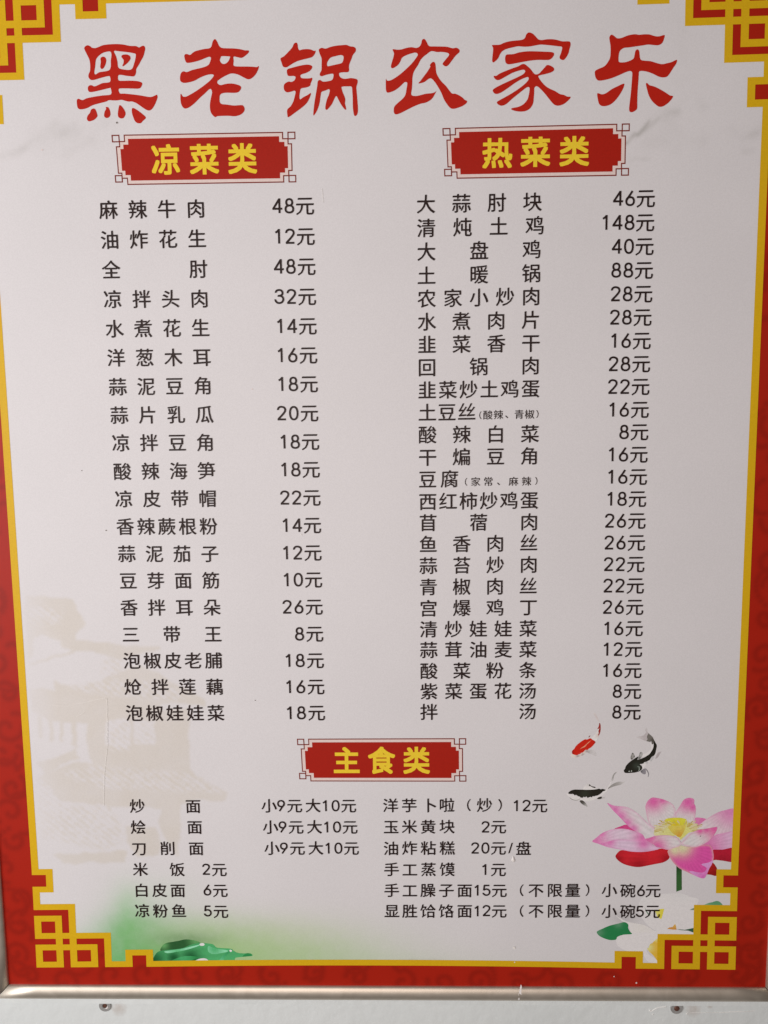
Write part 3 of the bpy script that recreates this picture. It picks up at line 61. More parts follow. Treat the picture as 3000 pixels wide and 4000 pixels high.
KOI = [[["body",2,[0.601,0.019,0.007],[0.342,0.012,0.007],[[171.4,-331.6,2.4],[195.0,-321.3,1.9]],[[171.4,-331.6],[171.7,-330.1],[173.9,-327.7],[175.1,-325.4],[177.6,-322.8],[181.2,-319.9],[184.4,-318.0],[186.4,-318.3],[188.6,-317.2],[190.6,-317.1],[191.4,-318.1],[194.2,-319.8],[195.0,-321.3],[192.5,-324.7],[190.1,-327.0],[188.3,-328.0],[187.1,-329.2],[184.9,-329.2],[183.7,-330.6],[182.4,-331.9],[180.5,-332.4],[180.2,-333.2],[178.0,-334.0],[176.8,-334.7],[174.8,-334.5],[172.0,-333.5]],1],["highlight",3,[0.784,0.362,0.211],[0.784,0.103,0.053],[[179.1,-328.8,3.2],[191.1,-318.5,3.2]],[[179.1,-328.8],[181.1,-326.7],[183.6,-325.1],[185.8,-323.1],[187.5,-321.3],[189.9,-319.4],[191.1,-318.5],[189.0,-321.0],[186.5,-323.3],[184.6,-325.9],[182.1,-327.1]],1],["tail_root",1,[0.784,0.784,0.774],[0.666,0.573,0.519],[[198.0,-314.0,2.7]],[[190.1,-317.4],[193.5,-313.7],[196.9,-309.6],[197.4,-307.3],[198.9,-307.3],[198.3,-314.0],[197.1,-317.1],[194.9,-321.0],[193.2,-319.7]],1],["tail",3,[0.342,0.027,0.019],[0.263,0.022,0.019],[[198.6,-300.9,2.7]],[[198.3,-301.3],[198.7,-300.8],[199.5,-302.1],[199.9,-305.2],[199.7,-309.9],[198.3,-314.1],[197.5,-313.2],[198.0,-311.4],[197.7,-309.3],[198.8,-306.0],[198.1,-306.9],[196.6,-307.2],[197.6,-305.2],[198.2,-302.9]],1],["spot",3,[0.239,0.053,0.043],[0.239,0.053,0.043],[],[[187.7,-315.8],[188.8,-314.2],[189.8,-314.0],[188.7,-316.0]],0],["belly",1,[0.784,0.746,0.682],[0.402,0.362,0.357],[[182.7,-334.8,2.4],[177.3,-335.8,2.2],[186.6,-330.6,2.2]],[[171.0,-333.2],[174.8,-334.4],[177.7,-334.5],[180.7,-333.0],[184.1,-329.1],[188.4,-328.8],[187.2,-331.2],[186.2,-331.9],[182.7,-334.8],[179.3,-336.1],[175.3,-337.4],[171.8,-337.1],[170.5,-335.5]],1],["fin",0,[0.633,0.63,0.631],[0.468,0.453,0.447],[[187.6,-331.2,3.2]],[[186.7,-331.9],[189.1,-329.3],[192.6,-329.1],[195.1,-331.2],[196.2,-335.4],[194.9,-335.6],[191.4,-334.0]],1],["tail_fin",0,[0.717,0.691,0.682],[0.666,0.622,0.614],[[195.6,-294.3,4.1]],[[192.4,-290.4],[194.3,-290.7],[196.7,-295.1],[199.1,-300.0],[197.0,-298.7],[194.2,-294.8]],1]],[["body",2,[0.018,0.017,0.012],[0.04,0.05,0.038],[[237.1,-346.2,4.4]],[[224.3,-352.0],[224.1,-350.7],[225.2,-349.4],[225.9,-346.8],[228.0,-343.9],[231.0,-341.1],[233.5,-339.3],[236.2,-337.4],[238.1,-336.4],[238.7,-337.4],[237.5,-339.6],[240.3,-339.0],[243.4,-337.7],[245.8,-336.4],[249.5,-333.8],[251.0,-331.5],[252.7,-328.3],[253.4,-325.4],[253.5,-322.1],[254.2,-320.2],[255.4,-322.1],[256.5,-324.1],[256.7,-326.0],[256.2,-328.6],[255.9,-331.2],[255.4,-333.2],[254.2,-335.4],[252.0,-336.7],[250.8,-338.4],[250.0,-340.0],[248.1,-341.1],[246.3,-342.0],[244.4,-342.6],[243.5,-343.9],[240.1,-344.6],[242.0,-346.2],[242.7,-348.2],[242.1,-350.1],[240.3,-351.8],[238.8,-352.4],[235.4,-353.4],[231.3,-353.7],[227.3,-353.9],[225.1,-353.4]],1],["tail_root",1,[0.187,0.179,0.161],[0.069,0.064,0.053],[[253.1,-319.5,3.0]],[[246.0,-320.1],[247.2,-318.2],[246.5,-315.6],[248.0,-312.0],[249.2,-313.0],[252.1,-315.6],[253.7,-318.9],[254.7,-320.8],[253.2,-322.8],[251.7,-323.4],[251.0,-320.1],[250.1,-321.1],[248.8,-320.8]],1],["tail",0,[0.524,0.496,0.504],[0.633,0.622,0.622],[[235.7,-316.0,6.8],[246.0,-306.2,5.1]],[[235.7,-316.0],[239.7,-314.8],[243.1,-314.0],[245.5,-310.7],[244.2,-308.5],[246.0,-306.2],[247.0,-310.4],[248.3,-312.4],[247.4,-315.6],[247.5,-318.2],[246.6,-320.0],[242.9,-319.1],[239.8,-317.5]],1],["belly",1,[0.784,0.784,0.784],[0.7,0.727,0.718],[[252.7,-338.4,4.1]],[[250.1,-322.7],[252.9,-323.4],[253.4,-328.0],[251.0,-332.5],[246.4,-336.1],[243.4,-337.4],[242.4,-334.4],[246.4,-332.8],[250.3,-329.2],[251.1,-326.0]],1],["belly",1,[0.784,0.784,0.784],[0.468,0.481,0.49],[[252.7,-337.7,2.0],[251.8,-340.7,2.0],[247.2,-342.9,1.7]],[[242.9,-343.6],[246.3,-341.3],[249.9,-339.4],[252.6,-335.8],[255.0,-332.5],[256.2,-329.3],[256.9,-331.2],[255.1,-335.8],[252.8,-340.0],[249.7,-343.3],[246.1,-345.2],[244.6,-348.2],[242.7,-348.8]],1],["fin",1,[0.372,0.374,0.357],[0.094,0.091,0.08],[[232.4,-332.5,1.7],[231.6,-339.0,1.7],[230.8,-336.4,1.2],[234.7,-336.4,1.2]],[[230.7,-338.6],[230.8,-335.7],[232.4,-332.3],[234.0,-333.8],[235.0,-336.7],[233.2,-338.7],[231.9,-339.8]],1],["fin",3,[0.468,0.481,0.468],[0.123,0.121,0.113],[[239.8,-332.1,1.7],[238.7,-335.1,1.2],[239.7,-338.0,1.7]],[[237.5,-339.8],[238.7,-336.1],[240.0,-332.0],[241.7,-331.7],[242.9,-333.5],[242.1,-336.1],[240.3,-338.7]],1],["fin",1,[0.278,0.271,0.3],[0.094,0.097,0.101],[[241.3,-351.8,2.0]],[[241.0,-352.4],[243.1,-350.1],[245.2,-349.1],[246.2,-350.8],[246.3,-354.7],[243.8,-355.0]],1],["fin",1,[0.288,0.282,0.3],[0.288,0.282,0.3],[],[[245.7,-349.3],[246.6,-349.2],[248.2,-351.1],[249.7,-354.4],[249.3,-357.5],[248.4,-357.7],[248.7,-355.1],[247.5,-352.1]],1],["fin",0,[0.468,0.439,0.447],[0.577,0.557,0.565],[[261.5,-331.2,2.7]],[[255.7,-338.7],[256.9,-334.2],[258.7,-331.9],[261.5,-331.2],[259.7,-334.5],[258.3,-337.1]],1],["gill",3,[0.331,0.387,0.345],[0.069,0.091,0.075],[[238.4,-348.2,2.0]],[[237.6,-346.8],[239.6,-346.8],[240.4,-348.5],[240.0,-350.8],[238.8,-351.8],[239.2,-349.5]],1],["eye",3,[0.539,0.605,0.55],[0.539,0.605,0.55],[],[[228.8,-352.1],[229.7,-351.4],[230.3,-352.1],[229.6,-352.5]],1],["eye",3,[0.468,0.526,0.475],[0.468,0.526,0.475],[],[[231.3,-352.1],[231.8,-350.8],[232.5,-351.7],[231.9,-352.5]],1]],[["body",2,[0.02,0.018,0.013],[0.033,0.039,0.026],[[185.3,-376.1,5.7]],[[168.4,-374.7],[170.7,-372.6],[173.4,-371.6],[176.0,-371.3],[186.9,-371.6],[192.2,-371.5],[195.7,-371.2],[197.9,-370.8],[199.6,-370.4],[201.4,-371.1],[202.9,-370.6],[205.8,-371.5],[205.8,-372.5],[203.4,-373.4],[201.9,-375.2],[198.4,-377.6],[195.8,-378.2],[195.0,-378.7],[193.2,-378.6],[192.3,-379.9],[191.5,-379.2],[189.7,-379.6],[188.0,-380.4],[187.1,-378.9],[185.3,-379.6],[184.0,-379.1],[183.1,-380.2],[180.9,-379.9],[180.1,-378.9],[178.3,-378.4],[176.5,-377.1],[174.8,-377.5],[173.4,-376.1],[169.3,-376.0]],1],["belly",1,[0.784,0.784,0.784],[0.744,0.765,0.736],[[176.2,-382.6,2.8],[188.9,-383.8,3.3]],[[169.0,-375.7],[173.9,-377.0],[180.9,-379.6],[188.0,-380.1],[195.0,-378.5],[200.2,-376.6],[204.5,-373.2],[206.6,-371.1],[208.8,-367.9],[211.5,-362.8],[212.2,-363.3],[209.0,-370.6],[206.3,-374.3],[202.8,-377.6],[195.9,-381.7],[188.9,-384.0],[182.8,-383.3],[176.2,-382.8],[171.8,-381.2],[166.4,-376.1]],1],["fin",3,[0.069,0.064,0.053],[0.468,0.481,0.461],[[187.2,-388.7,3.8]],[[180.0,-383.3],[182.8,-382.9],[185.4,-384.9],[187.2,-387.3],[188.1,-389.8],[185.5,-388.7],[181.9,-386.3]],1],["fin",3,[0.036,0.032,0.026],[0.036,0.032,0.026],[],[[197.7,-381.3],[199.4,-379.5],[202.2,-379.0],[202.5,-380.6],[200.7,-381.6]],1],["fin",1,[0.577,0.573,0.565],[0.577,0.573,0.565],[],[[202.0,-380.1],[204.6,-379.3],[205.9,-380.1],[202.7,-381.6]],1],["fin",3,[0.059,0.053,0.045],[0.059,0.053,0.045],[],[[189.1,-366.2],[189.9,-365.8],[190.8,-366.7],[192.1,-367.8],[195.2,-368.4],[195.9,-369.8],[193.0,-369.1],[190.4,-367.6],[189.3,-367.8]],1],["fin",1,[0.784,0.784,0.774],[0.617,0.622,0.614],[[187.7,-365.5,1.9]],[[183.2,-371.3],[185.1,-367.8],[187.5,-364.8],[189.2,-365.5],[191.3,-367.8],[195.7,-369.7],[195.7,-371.5]],1],["tail",1,[0.342,0.338,0.322],[0.657,0.656,0.648],[[226.1,-362.8,7.1]],[[208.6,-370.6],[210.9,-367.4],[215.2,-364.4],[220.0,-363.0],[224.4,-363.3],[227.0,-362.1],[221.8,-366.0],[217.5,-367.2],[213.1,-368.6]],1],["tail",1,[0.372,0.374,0.357],[0.539,0.541,0.534],[[213.0,-361.4,2.4]],[[211.9,-361.6],[212.5,-358.2],[214.1,-354.5],[217.2,-352.5],[214.6,-356.4],[213.4,-361.7]],1],["jaw",3,[0.288,0.282,0.268],[0.288,0.282,0.268],[],[[169.5,-379.4],[172.2,-381.4],[174.4,-382.2],[176.2,-382.5],[179.9,-381.8],[179.6,-380.9],[180.1,-381.2],[179.9,-382.2],[176.2,-383.1],[174.0,-382.7],[171.8,-381.9]],1]]]
HOUSE = [[[-378.3,-166.1],[-360.8,-167.0],[-330.3,-169.8],[-318.6,-196.0],[-325.5,-201.5],[-328.3,-211.5],[-308.6,-213.9],[-275.8,-217.4],[-243.0,-219.3],[-243.1,-222.1],[-256.4,-224.3],[-276.5,-230.9],[-287.5,-232.0],[-303.8,-226.3],[-331.1,-222.7],[-343.1,-219.3],[-344.8,-211.4],[-363.3,-206.8],[-372.2,-209.0],[-374.5,-228.1],[-380.2,-230.3],[-380.7,-212.3]],[[-380.6,-236.0],[-353.5,-228.2],[-333.3,-222.2],[-329.0,-223.9],[-353.7,-230.5],[-374.0,-237.1]],[[-301.8,-252.2],[-284.9,-245.5],[-265.8,-237.7],[-244.2,-248.0],[-230.4,-258.2],[-201.2,-274.2],[-201.5,-281.0],[-216.9,-278.7],[-245.6,-277.4],[-253.1,-297.9],[-281.9,-295.5],[-302.0,-297.8],[-329.9,-298.8],[-358.9,-297.6],[-379.3,-284.9],[-380.1,-263.2],[-352.4,-264.4],[-352.9,-254.2],[-342.2,-259.9],[-322.1,-258.9]],[[-322.1,-292.5],[-303.5,-292.6],[-303.7,-323.7],[-279.3,-323.7],[-278.8,-283.9],[-273.1,-283.9],[-274.9,-320.8],[-253.4,-320.8],[-251.7,-284.0],[-217.5,-284.1],[-218.9,-352.2],[-180.9,-374.7],[-184.1,-383.7],[-215.7,-382.2],[-229.0,-388.2],[-234.3,-446.1],[-245.1,-427.7],[-253.2,-412.4],[-252.2,-391.2],[-302.8,-388.1],[-304.8,-400.2],[-307.1,-388.1],[-356.2,-383.5],[-362.8,-372.9],[-377.9,-359.3],[-365.8,-350.4],[-336.4,-341.4],[-319.1,-343.0],[-323.7,-322.1]],[[-372.3,-292.3],[-368.0,-292.4],[-368.8,-317.5],[-373.7,-314.5]],[[-360.8,-292.4],[-357.2,-292.4],[-358.1,-319.0],[-361.7,-319.0]],[[-349.1,-289.5],[-346.3,-289.5],[-348.0,-319.1],[-350.9,-319.1]],[[-337.8,-292.5],[-333.6,-292.5],[-334.1,-328.0],[-339.6,-322.1]],[[-378.2,-341.3],[-350.3,-332.5],[-335.5,-326.5],[-331.8,-337.0],[-346.5,-341.4],[-368.8,-351.8]],[[-367.0,-441.5],[-289.2,-436.9],[-289.9,-449.1],[-354.4,-452.3]],[[-288.0,-410.9],[-258.9,-410.9],[-253.5,-420.1],[-254.6,-443.0],[-276.5,-444.5],[-288.8,-427.7]]]
HOUSE_DOTS = [[[-376.9,-178.9],[-361.3,-175.7],[-339.9,-184.7],[-342.8,-195.8],[-362.6,-195.7],[-376.0,-198.9]],[[-300.8,-231.9],[-287.5,-230.8],[-277.0,-242.2],[-293.9,-248.8],[-306.1,-248.8]],[[-344.4,-259.9],[-288.6,-253.4],[-255.6,-254.7],[-212.1,-269.6],[-234.5,-276.3],[-278.5,-272.7],[-322.6,-266.8]],[[-379.1,-354.8],[-366.5,-362.4],[-353.6,-388.1],[-310.0,-388.1],[-296.1,-400.2],[-288.8,-427.7],[-312.6,-436.9],[-355.9,-427.7],[-377.7,-424.6],[-380.3,-397.1]],[[-299.4,-297.0],[-279.4,-297.1],[-281.0,-329.7],[-301.1,-329.6]],[[-272.4,-300.1],[-253.8,-300.1],[-254.8,-320.8],[-273.4,-320.8]],[[-351.4,-351.9],[-319.2,-344.5],[-221.7,-352.2],[-182.4,-374.7],[-306.1,-370.0],[-337.5,-360.9]]]
MOUNT = [[4.6,0.1,[[-374.4,256.6],[-367.0,257.5],[-361.1,258.8],[-355.0,261.4],[-344.4,267.1]]],[5.0,0.08,[[-344.4,267.1],[-336.8,271.2],[-332.1,275.9],[-326.0,279.9],[-319.9,284.6]]],[9.9,0.05,[[-336.5,275.3],[-325.7,272.3],[-317.5,274.9],[-307.4,272.0],[-296.3,275.2],[-281.7,274.9],[-271.9,281.0]]],[5.8,0.07,[[-320.4,275.0],[-314.5,276.9],[-302.5,282.2]]],[11.6,0.04,[[-337.1,265.6],[-321.1,263.9],[-308.0,263.0],[-285.7,268.8]]],[5.0,0.04,[[-314.3,255.5],[-300.6,263.5],[-287.2,268.8]]],[2.3,0.22,[[208.7,255.6],[213.7,257.5],[217.5,262.2],[219.5,265.0],[222.5,264.0],[227.3,268.6],[233.0,276.1]]],[3.0,0.12,[[217.5,262.2],[224.4,264.9],[233.2,271.4],[240.9,277.9]]],[4.6,0.1,[[233.1,275.2],[240.8,280.7],[246.7,282.5],[252.6,283.3],[258.6,282.3]]],[5.8,0.07,[[246.9,277.8],[254.7,280.4],[262.4,286.9],[269.1,292.4],[275.0,292.3],[281.1,287.5]]],[8.1,0.05,[[241.1,270.3],[253.0,269.1],[265.0,266.0],[273.1,260.1],[281.1,258.1]]],[10.4,0.04,[[233.6,257.1],[247.4,258.7],[259.5,253.7]]],[2.6,0.09,[[217.0,242.1],[225.0,242.7],[234.0,242.2]]],[5.2,0.12,[[316.8,257.4],[326.5,261.0],[334.3,263.7]]],[4.6,0.08,[[322.1,247.8],[334.9,248.5]]],[7.0,0.05,[[306.6,264.3],[318.5,263.1],[334.1,266.6]]],[1.9,0.2,[[-5.6,-560.4],[5.1,-558.9],[21.3,-558.3],[40.1,-559.4]]],[5.8,0.035,[[248.0,371.2],[260.0,361.7],[265.2,322.6],[260.6,313.4]]]]
GREEN = [[-307.1,-563.2,55.0,30.3,0.9,[0.186,0.54,0.196]],[-291.9,-531.1,30.3,26.1,0.75,[0.131,0.456,0.13]],[-289.2,-505.1,17.9,27.5,0.45,[0.215,0.553,0.208]],[-254.8,-554.3,63.3,20.6,0.95,[0.123,0.426,0.118]],[-264.3,-522.3,41.2,17.1,0.45,[0.162,0.475,0.154]],[-183.9,-551.1,77.0,24.8,0.85,[0.278,0.54,0.171]],[-116.4,-559.6,90.8,26.1,0.75,[0.35,0.567,0.22]],[-27.3,-569.5,110.0,20.6,0.45,[0.492,0.609,0.397]],[85.8,-573.5,90.8,12.4,0.2,[0.556,0.624,0.5]],[-102.4,-539.3,104.5,24.8,0.22,[0.523,0.639,0.414]],[-210.2,-528.0,60.5,20.6,0.5,[0.35,0.567,0.249]],[-129.1,-527.8,82.5,22.0,0.3,[0.51,0.624,0.37]],[-257.1,-484.9,41.2,19.2,0.18,[0.35,0.624,0.318]],[-229.5,-536.2,33.0,8.2,0.5,[0.07,0.189,0.064]]]
RAIL = [-423.5,-589.1,377.4]
WASHERS = [[-323.85,-619.03],[288.18,-618.78]]
FLANGE = [-616.0,-615.5]
STAINS = [[-306.08,-620.14,5],[309.21,-618.39,5],[326.05,-614.47,1.6]]
CHIPS = [[111.58,-615.18,1.2],[114.31,-615.47,0.8],[202.35,-616.24,1.1],[260.72,-622.46,1.6],[263.54,-626.6,1.2],[299.47,-625.82,1.6],[276.8,-617.66,1.0],[275.47,-618.25,0.9]]
CRACK = [[298.63,-624.94],[331.0,-624.48],[349.81,-623.21],[365.94,-622.83],[375.32,-621.9]]
CRACK2 = [[259.42,-624.54],[264.74,-620.97],[268.73,-618.58],[276.79,-617.07]]
DRIP = [[121.61,-585.14],[122.7,-587.74],[121.67,-591.81],[121.95,-594.13],[119.54,-592.98],[119.02,-595.31],[118.75,-594.15],[120.05,-590.08],[121.1,-587.17]]
DROP = [[119.4,-597.24],[120.22,-599.86],[119.43,-601.32],[118.35,-600.16]]
PAINT_DROP = [[112.76,-443.02],[113.92,-445.65],[114.88,-447.68],[113.94,-449.51],[112.04,-449.3],[111.07,-447.68],[111.82,-445.25]]
SPECKS = [[-261.83,284.08,0.9,0],[-292.29,-100.59,0.7,0],[-149.14,-275.67,0.6,0],[114.26,-545.01,1.7,2],[115.18,-560.89,0.7,2],[219.07,-576.73,0.7,1],[242.45,-583.89,1.0,1],[-98.22,-106.68,0.8,2],[-142.55,36.23,0.6,1],[-333.92,261.15,0.8,1],[303.44,-421.34,0.6,0],[-313.29,-40.86,0.5,0]]
SCRATCH = [[[-356.68,-279.81],[-336.62,-279.32],[-323.15,-277.09],[-311.89,-274.29],[-302.36,-272.4]],[[-300.93,-272.63],[-300.7,-282.89],[-302.16,-300.05],[-303.41,-319.61]],[[-332.89,-291.91],[-328.31,-289.64],[-323.7,-286.8]],[[-71.03,221.54],[-70.44,215.25],[-69.84,208.95]],[[-300.63,-292.61],[-302.48,-322.17],[-307.36,-351.98],[-310.0,-388.11]],[[-335.27,-398.69],[-324.97,-396.42],[-316.13,-394.16]]]

# ------------------------------------------------------------------ helpers
BACK = 8.0                      # mm between the printed face and the wall
def pos(x, y, n=0.0):
    """board millimetres -> metres in the board's own frame (x right, y into the wall, z up)"""
    return (x / 1000.0, -(n + BACK) / 1000.0, y / 1000.0)

def prop(o, label=None, cat=None, kind=None, group=None):
    if label: o["label"] = label
    if cat: o["category"] = cat
    if kind: o["kind"] = kind
    if group: o["group"] = group
    return o

def link(name, me, mat, parent=None):
    o = bpy.data.objects.new(name, me)
    col.objects.link(o)
    if mat: me.materials.append(mat)
    if parent: o.parent = parent
    return o

def mesh(name, verts, faces, colors=None, smooth=False):
    me = bpy.data.meshes.new(name)
    me.from_pydata([tuple(v) for v in verts], [], faces)
    if colors is not None:
        at = me.color_attributes.new("Col", 'FLOAT_COLOR', 'POINT')
        c = np.ones((len(verts), 4), dtype=np.float32); c[:, :3] = np.array(colors, dtype=np.float32)
        at.data.foreach_set("color", c.ravel())
    if smooth:
        me.polygons.foreach_set("use_smooth", [True] * len(me.polygons))
    me.update()
    return me

def smooth_loop(p, k=4):
    """closed Catmull-Rom curve through the points"""
    n = len(p); out = []
    for i in range(n):
        a, b, c, d = (np.array(p[(i + j) % n]) for j in (-1, 0, 1, 2))
        for t in np.arange(k) / k:
            q = 0.5 * ((2 * b) + (c - a) * t + (2 * a - 5 * b + 4 * c - d) * t * t + (3 * b - a - 3 * c + d) * t ** 3)
            out.append((float(q[0]), float(q[1])))
    return out

def inside(px, py, poly):
    """numpy point-in-polygon"""
    r = np.zeros(px.shape, bool); n = len(poly)
    for i in range(n):
        x0, y0 = poly[i]; x1, y1 = poly[(i + 1) % n]
        if y0 == y1: continue
        c = ((y0 > py) != (y1 > py)) & (px < (x1 - x0) * (py - y0) / (y1 - y0) + x0)
        r ^= c
    return r

def fill(loops, n, grid=None):
    """triangulate loops (even-odd) at n mm in front of the print; returns verts2d, faces"""
    pts = []; edges = []
    for lp in loops:
        b = len(pts); pts += [Vector(q) for q in lp]
        edges += [(b + i, b + (i + 1) % len(lp)) for i in range(len(lp))]
    if grid:
        xs = [q[0] for q in loops[0]]; ys = [q[1] for q in loops[0]]
        gx, gy = np.meshgrid(np.arange(min(xs), max(xs), grid), np.arange(min(ys), max(ys), grid))
        gx = gx.ravel() + rng.uniform(-.2, .2, gx.size) * grid; gy = gy.ravel()
        m = inside(gx, gy, loops[0])
        pts += [Vector((float(a), float(b))) for a, b in zip(gx[m], gy[m])]
    v, e, f, *_ = delaunay_2d_cdt(pts, edges, [], 0, 1e-5)
    v2 = np.array([(q.x, q.y) for q in v]); f = np.array([list(t) for t in f if len(t) == 3])
    c = v2[f].mean(axis=1)
    par = np.zeros(len(c), bool)
    for lp in loops: par ^= inside(c[:, 0], c[:, 1], lp)
    f = f[par]
    # face the room: the board frame is seen with x right, z up from -y
    d = (v2[f[:, 1]] - v2[f[:, 0]]); e2 = (v2[f[:, 2]] - v2[f[:, 0]])
    flip = (d[:, 0] * e2[:, 1] - d[:, 1] * e2[:, 0]) < 0
    f[flip] = f[flip][:, ::-1]
    used = np.unique(f); remap = -np.ones(len(v2), int); remap[used] = np.arange(len(used))
    return v2[used], remap[f]

# ------------------------------------------------------------------ materials
def new_mat(name):
    m = bpy.data.materials.new(name); m.use_nodes = True
    return m, m.node_tree.nodes, m.node_tree.links, m.node_tree.nodes["Principled BSDF"]

def print_mat(name, color=None, rough=0.45, grain=0.05, spec=0.2):
    """ink on laminated board: flat colour (or the vertex colours) with a fine print grain"""
    m, N, L, P = new_mat(name)
    P.inputs["Roughness"].default_value = rough
    P.inputs["Specular IOR Level"].default_value = spec
    tc = N.new("ShaderNodeTexCoord")
    n1 = N.new("ShaderNodeTexNoise"); n1.inputs["Scale"].default_value = 900; n1.inputs["Detail"].default_value = 2
    n2 = N.new("ShaderNodeTexNoise"); n2.inputs["Scale"].default_value = 9; n2.inputs["Detail"].default_value = 4
    L.new(tc.outputs["Object"], n1.inputs["Vector"]); L.new(tc.outputs["Object"], n2.inputs["Vector"])
    mr = N.new("ShaderNodeMapRange"); mr.inputs[1].default_value = .3; mr.inputs[2].default_value = .7
    mr.inputs[3].default_value = 1 - grain; mr.inputs[4].default_value = 1 + grain
    L.new(n1.outputs["Fac"], mr.inputs[0])
    mr2 = N.new("ShaderNodeMapRange"); mr2.inputs[1].default_value = .3; mr2.inputs[2].default_value = .7
    mr2.inputs[3].default_value = .985; mr2.inputs[4].default_value = 1.015
    L.new(n2.outputs["Fac"], mr2.inputs[0])
    mu = N.new("ShaderNodeMath"); mu.operation = 'MULTIPLY'
    L.new(mr.outputs[0], mu.inputs[0]); L.new(mr2.outputs[0], mu.inputs[1])
    mx = N.new("ShaderNodeVectorMath"); mx.operation = 'SCALE'
    L.new(mu.outputs[0], mx.inputs["Scale"])
    if color is None:
        at = N.new("ShaderNodeAttribute"); at.attribute_name = "Col"
        L.new(at.outputs["Color"], mx.inputs[0])
    else:
        mx.inputs[0].default_value = color
    L.new(mx.outputs[0], P.inputs["Base Color"])
    mr3 = N.new("ShaderNodeMapRange"); mr3.inputs[3].default_value = rough - .06; mr3.inputs[4].default_value = rough + .06
    L.new(n2.outputs["Fac"], mr3.inputs[0]); L.new(mr3.outputs[0], P.inputs["Roughness"])
    bp = N.new("ShaderNodeBump"); bp.inputs["Strength"].default_value = .05; bp.inputs["Distance"].default_value = .0004
    L.new(n1.outputs["Fac"], bp.inputs["Height"]); L.new(bp.outputs[0], P.inputs["Normal"])
    return m

PAPER = (0.69, 0.688, 0.70)
M_sheet = print_mat("printed_colours", grain=.035)
M_art = print_mat("printed_picture", grain=.05)
M_red = print_mat("red_ink", (0.46, 0.014, 0.005))
M_plaque = print_mat("plaque_red_ink", (0.37, 0.012, 0.004))
M_pink = print_mat("plaque_edge_tint", (0.74, 0.62, 0.58))
M_line = print_mat("plaque_line_ink", (0.20, 0.024, 0.014))
M_gold = print_mat("gold_ink", (0.67, 0.42, 0.008))
M_goldtext = print_mat("yellow_ink", (0.82, 0.60, 0.035))
M_ink = print_mat("dark_brown_ink", (0.020, 0.010, 0.009))
M_white = print_mat("white_paint_and_glint", (0.82, 0.80, 0.78), rough=.5)  # dried paint, and the painted glint on one washer
M_dust = print_mat("dust_speck", (0.16, 0.14, 0.12), rough=.8)
M_scratch = print_mat("scratch", (0.80, 0.79, 0.76), rough=.6)
M_core = print_mat("board_core", (0.72, 0.72, 0.70), rough=.6)

def metal_mat():
    m, N, L, P = new_mat("champagne_aluminium")
    P.inputs["Metallic"].default_value = .78
    tc = N.new("ShaderNodeTexCoord")
    n = N.new("ShaderNodeTexNoise"); n.inputs["Scale"].default_value = 700; n.inputs["Detail"].default_value = 3
    n2 = N.new("ShaderNodeTexNoise"); n2.inputs["Scale"].default_value = 14; n2.inputs["Detail"].default_value = 5
    L.new(tc.outputs["Object"], n.inputs["Vector"]); L.new(tc.outputs["Object"], n2.inputs["Vector"])
    n2.inputs["Scale"].default_value = 45; n2.inputs["Distortion"].default_value = 1.5
    r = N.new("ShaderNodeValToRGB")
    r.color_ramp.elements[0].position = .3; r.color_ramp.elements[0].color = (.62, .565, .475, 1)
    r.color_ramp.elements[1].position = .7; r.color_ramp.elements[1].color = (.70, .645, .55, 1)
    L.new(n2.outputs["Fac"], r.inputs[0]); L.new(r.outputs[0], P.inputs["Base Color"])
    mr = N.new("ShaderNodeMapRange"); mr.inputs[3].default_value = .42; mr.inputs[4].default_value = .50
    L.new(n2.outputs["Fac"], mr.inputs[0]); L.new(mr.outputs[0], P.inputs["Roughness"])
    b = N.new("ShaderNodeBump"); b.inputs["Strength"].default_value = .12; b.inputs["Distance"].default_value = .0003
    L.new(n.outputs["Fac"], b.inputs["Height"]); L.new(b.outputs[0], P.inputs["Normal"])
    return m
M_metal = metal_mat()

def simple(name, color, rough, metallic=0.0, scale=60, var=.12):
    m, N, L, P = new_mat(name)
    P.inputs["Roughness"].default_value = rough; P.inputs["Metallic"].default_value = metallic
    tc = N.new("ShaderNodeTexCoord"); n = N.new("ShaderNodeTexNoise"); n.inputs["Scale"].default_value = scale; n.inputs["Detail"].default_value = 5
    L.new(tc.outputs["Object"], n.inputs["Vector"])
    r = N.new("ShaderNodeValToRGB")
    r.color_ramp.elements[0].position = .3; r.color_ramp.elements[0].color = tuple(c * (1 - var) for c in color) + (1,)
    r.color_ramp.elements[1].position = .7; r.color_ramp.elements[1].color = tuple(min(1, c * (1 + var)) for c in color) + (1,)
    L.new(n.outputs["Fac"], r.inputs[0]); L.new(r.outputs[0], P.inputs["Base Color"])
    return m
M_washer = simple("zinc_washer", (.40, .41, .40), .45, .35, 200, .12)
M_rust = simple("rusty_screw", (.13, .055, .035), .6, .3, 500, .5)
M_gap = simple("dark_joint", (.03, .027, .025), .8)

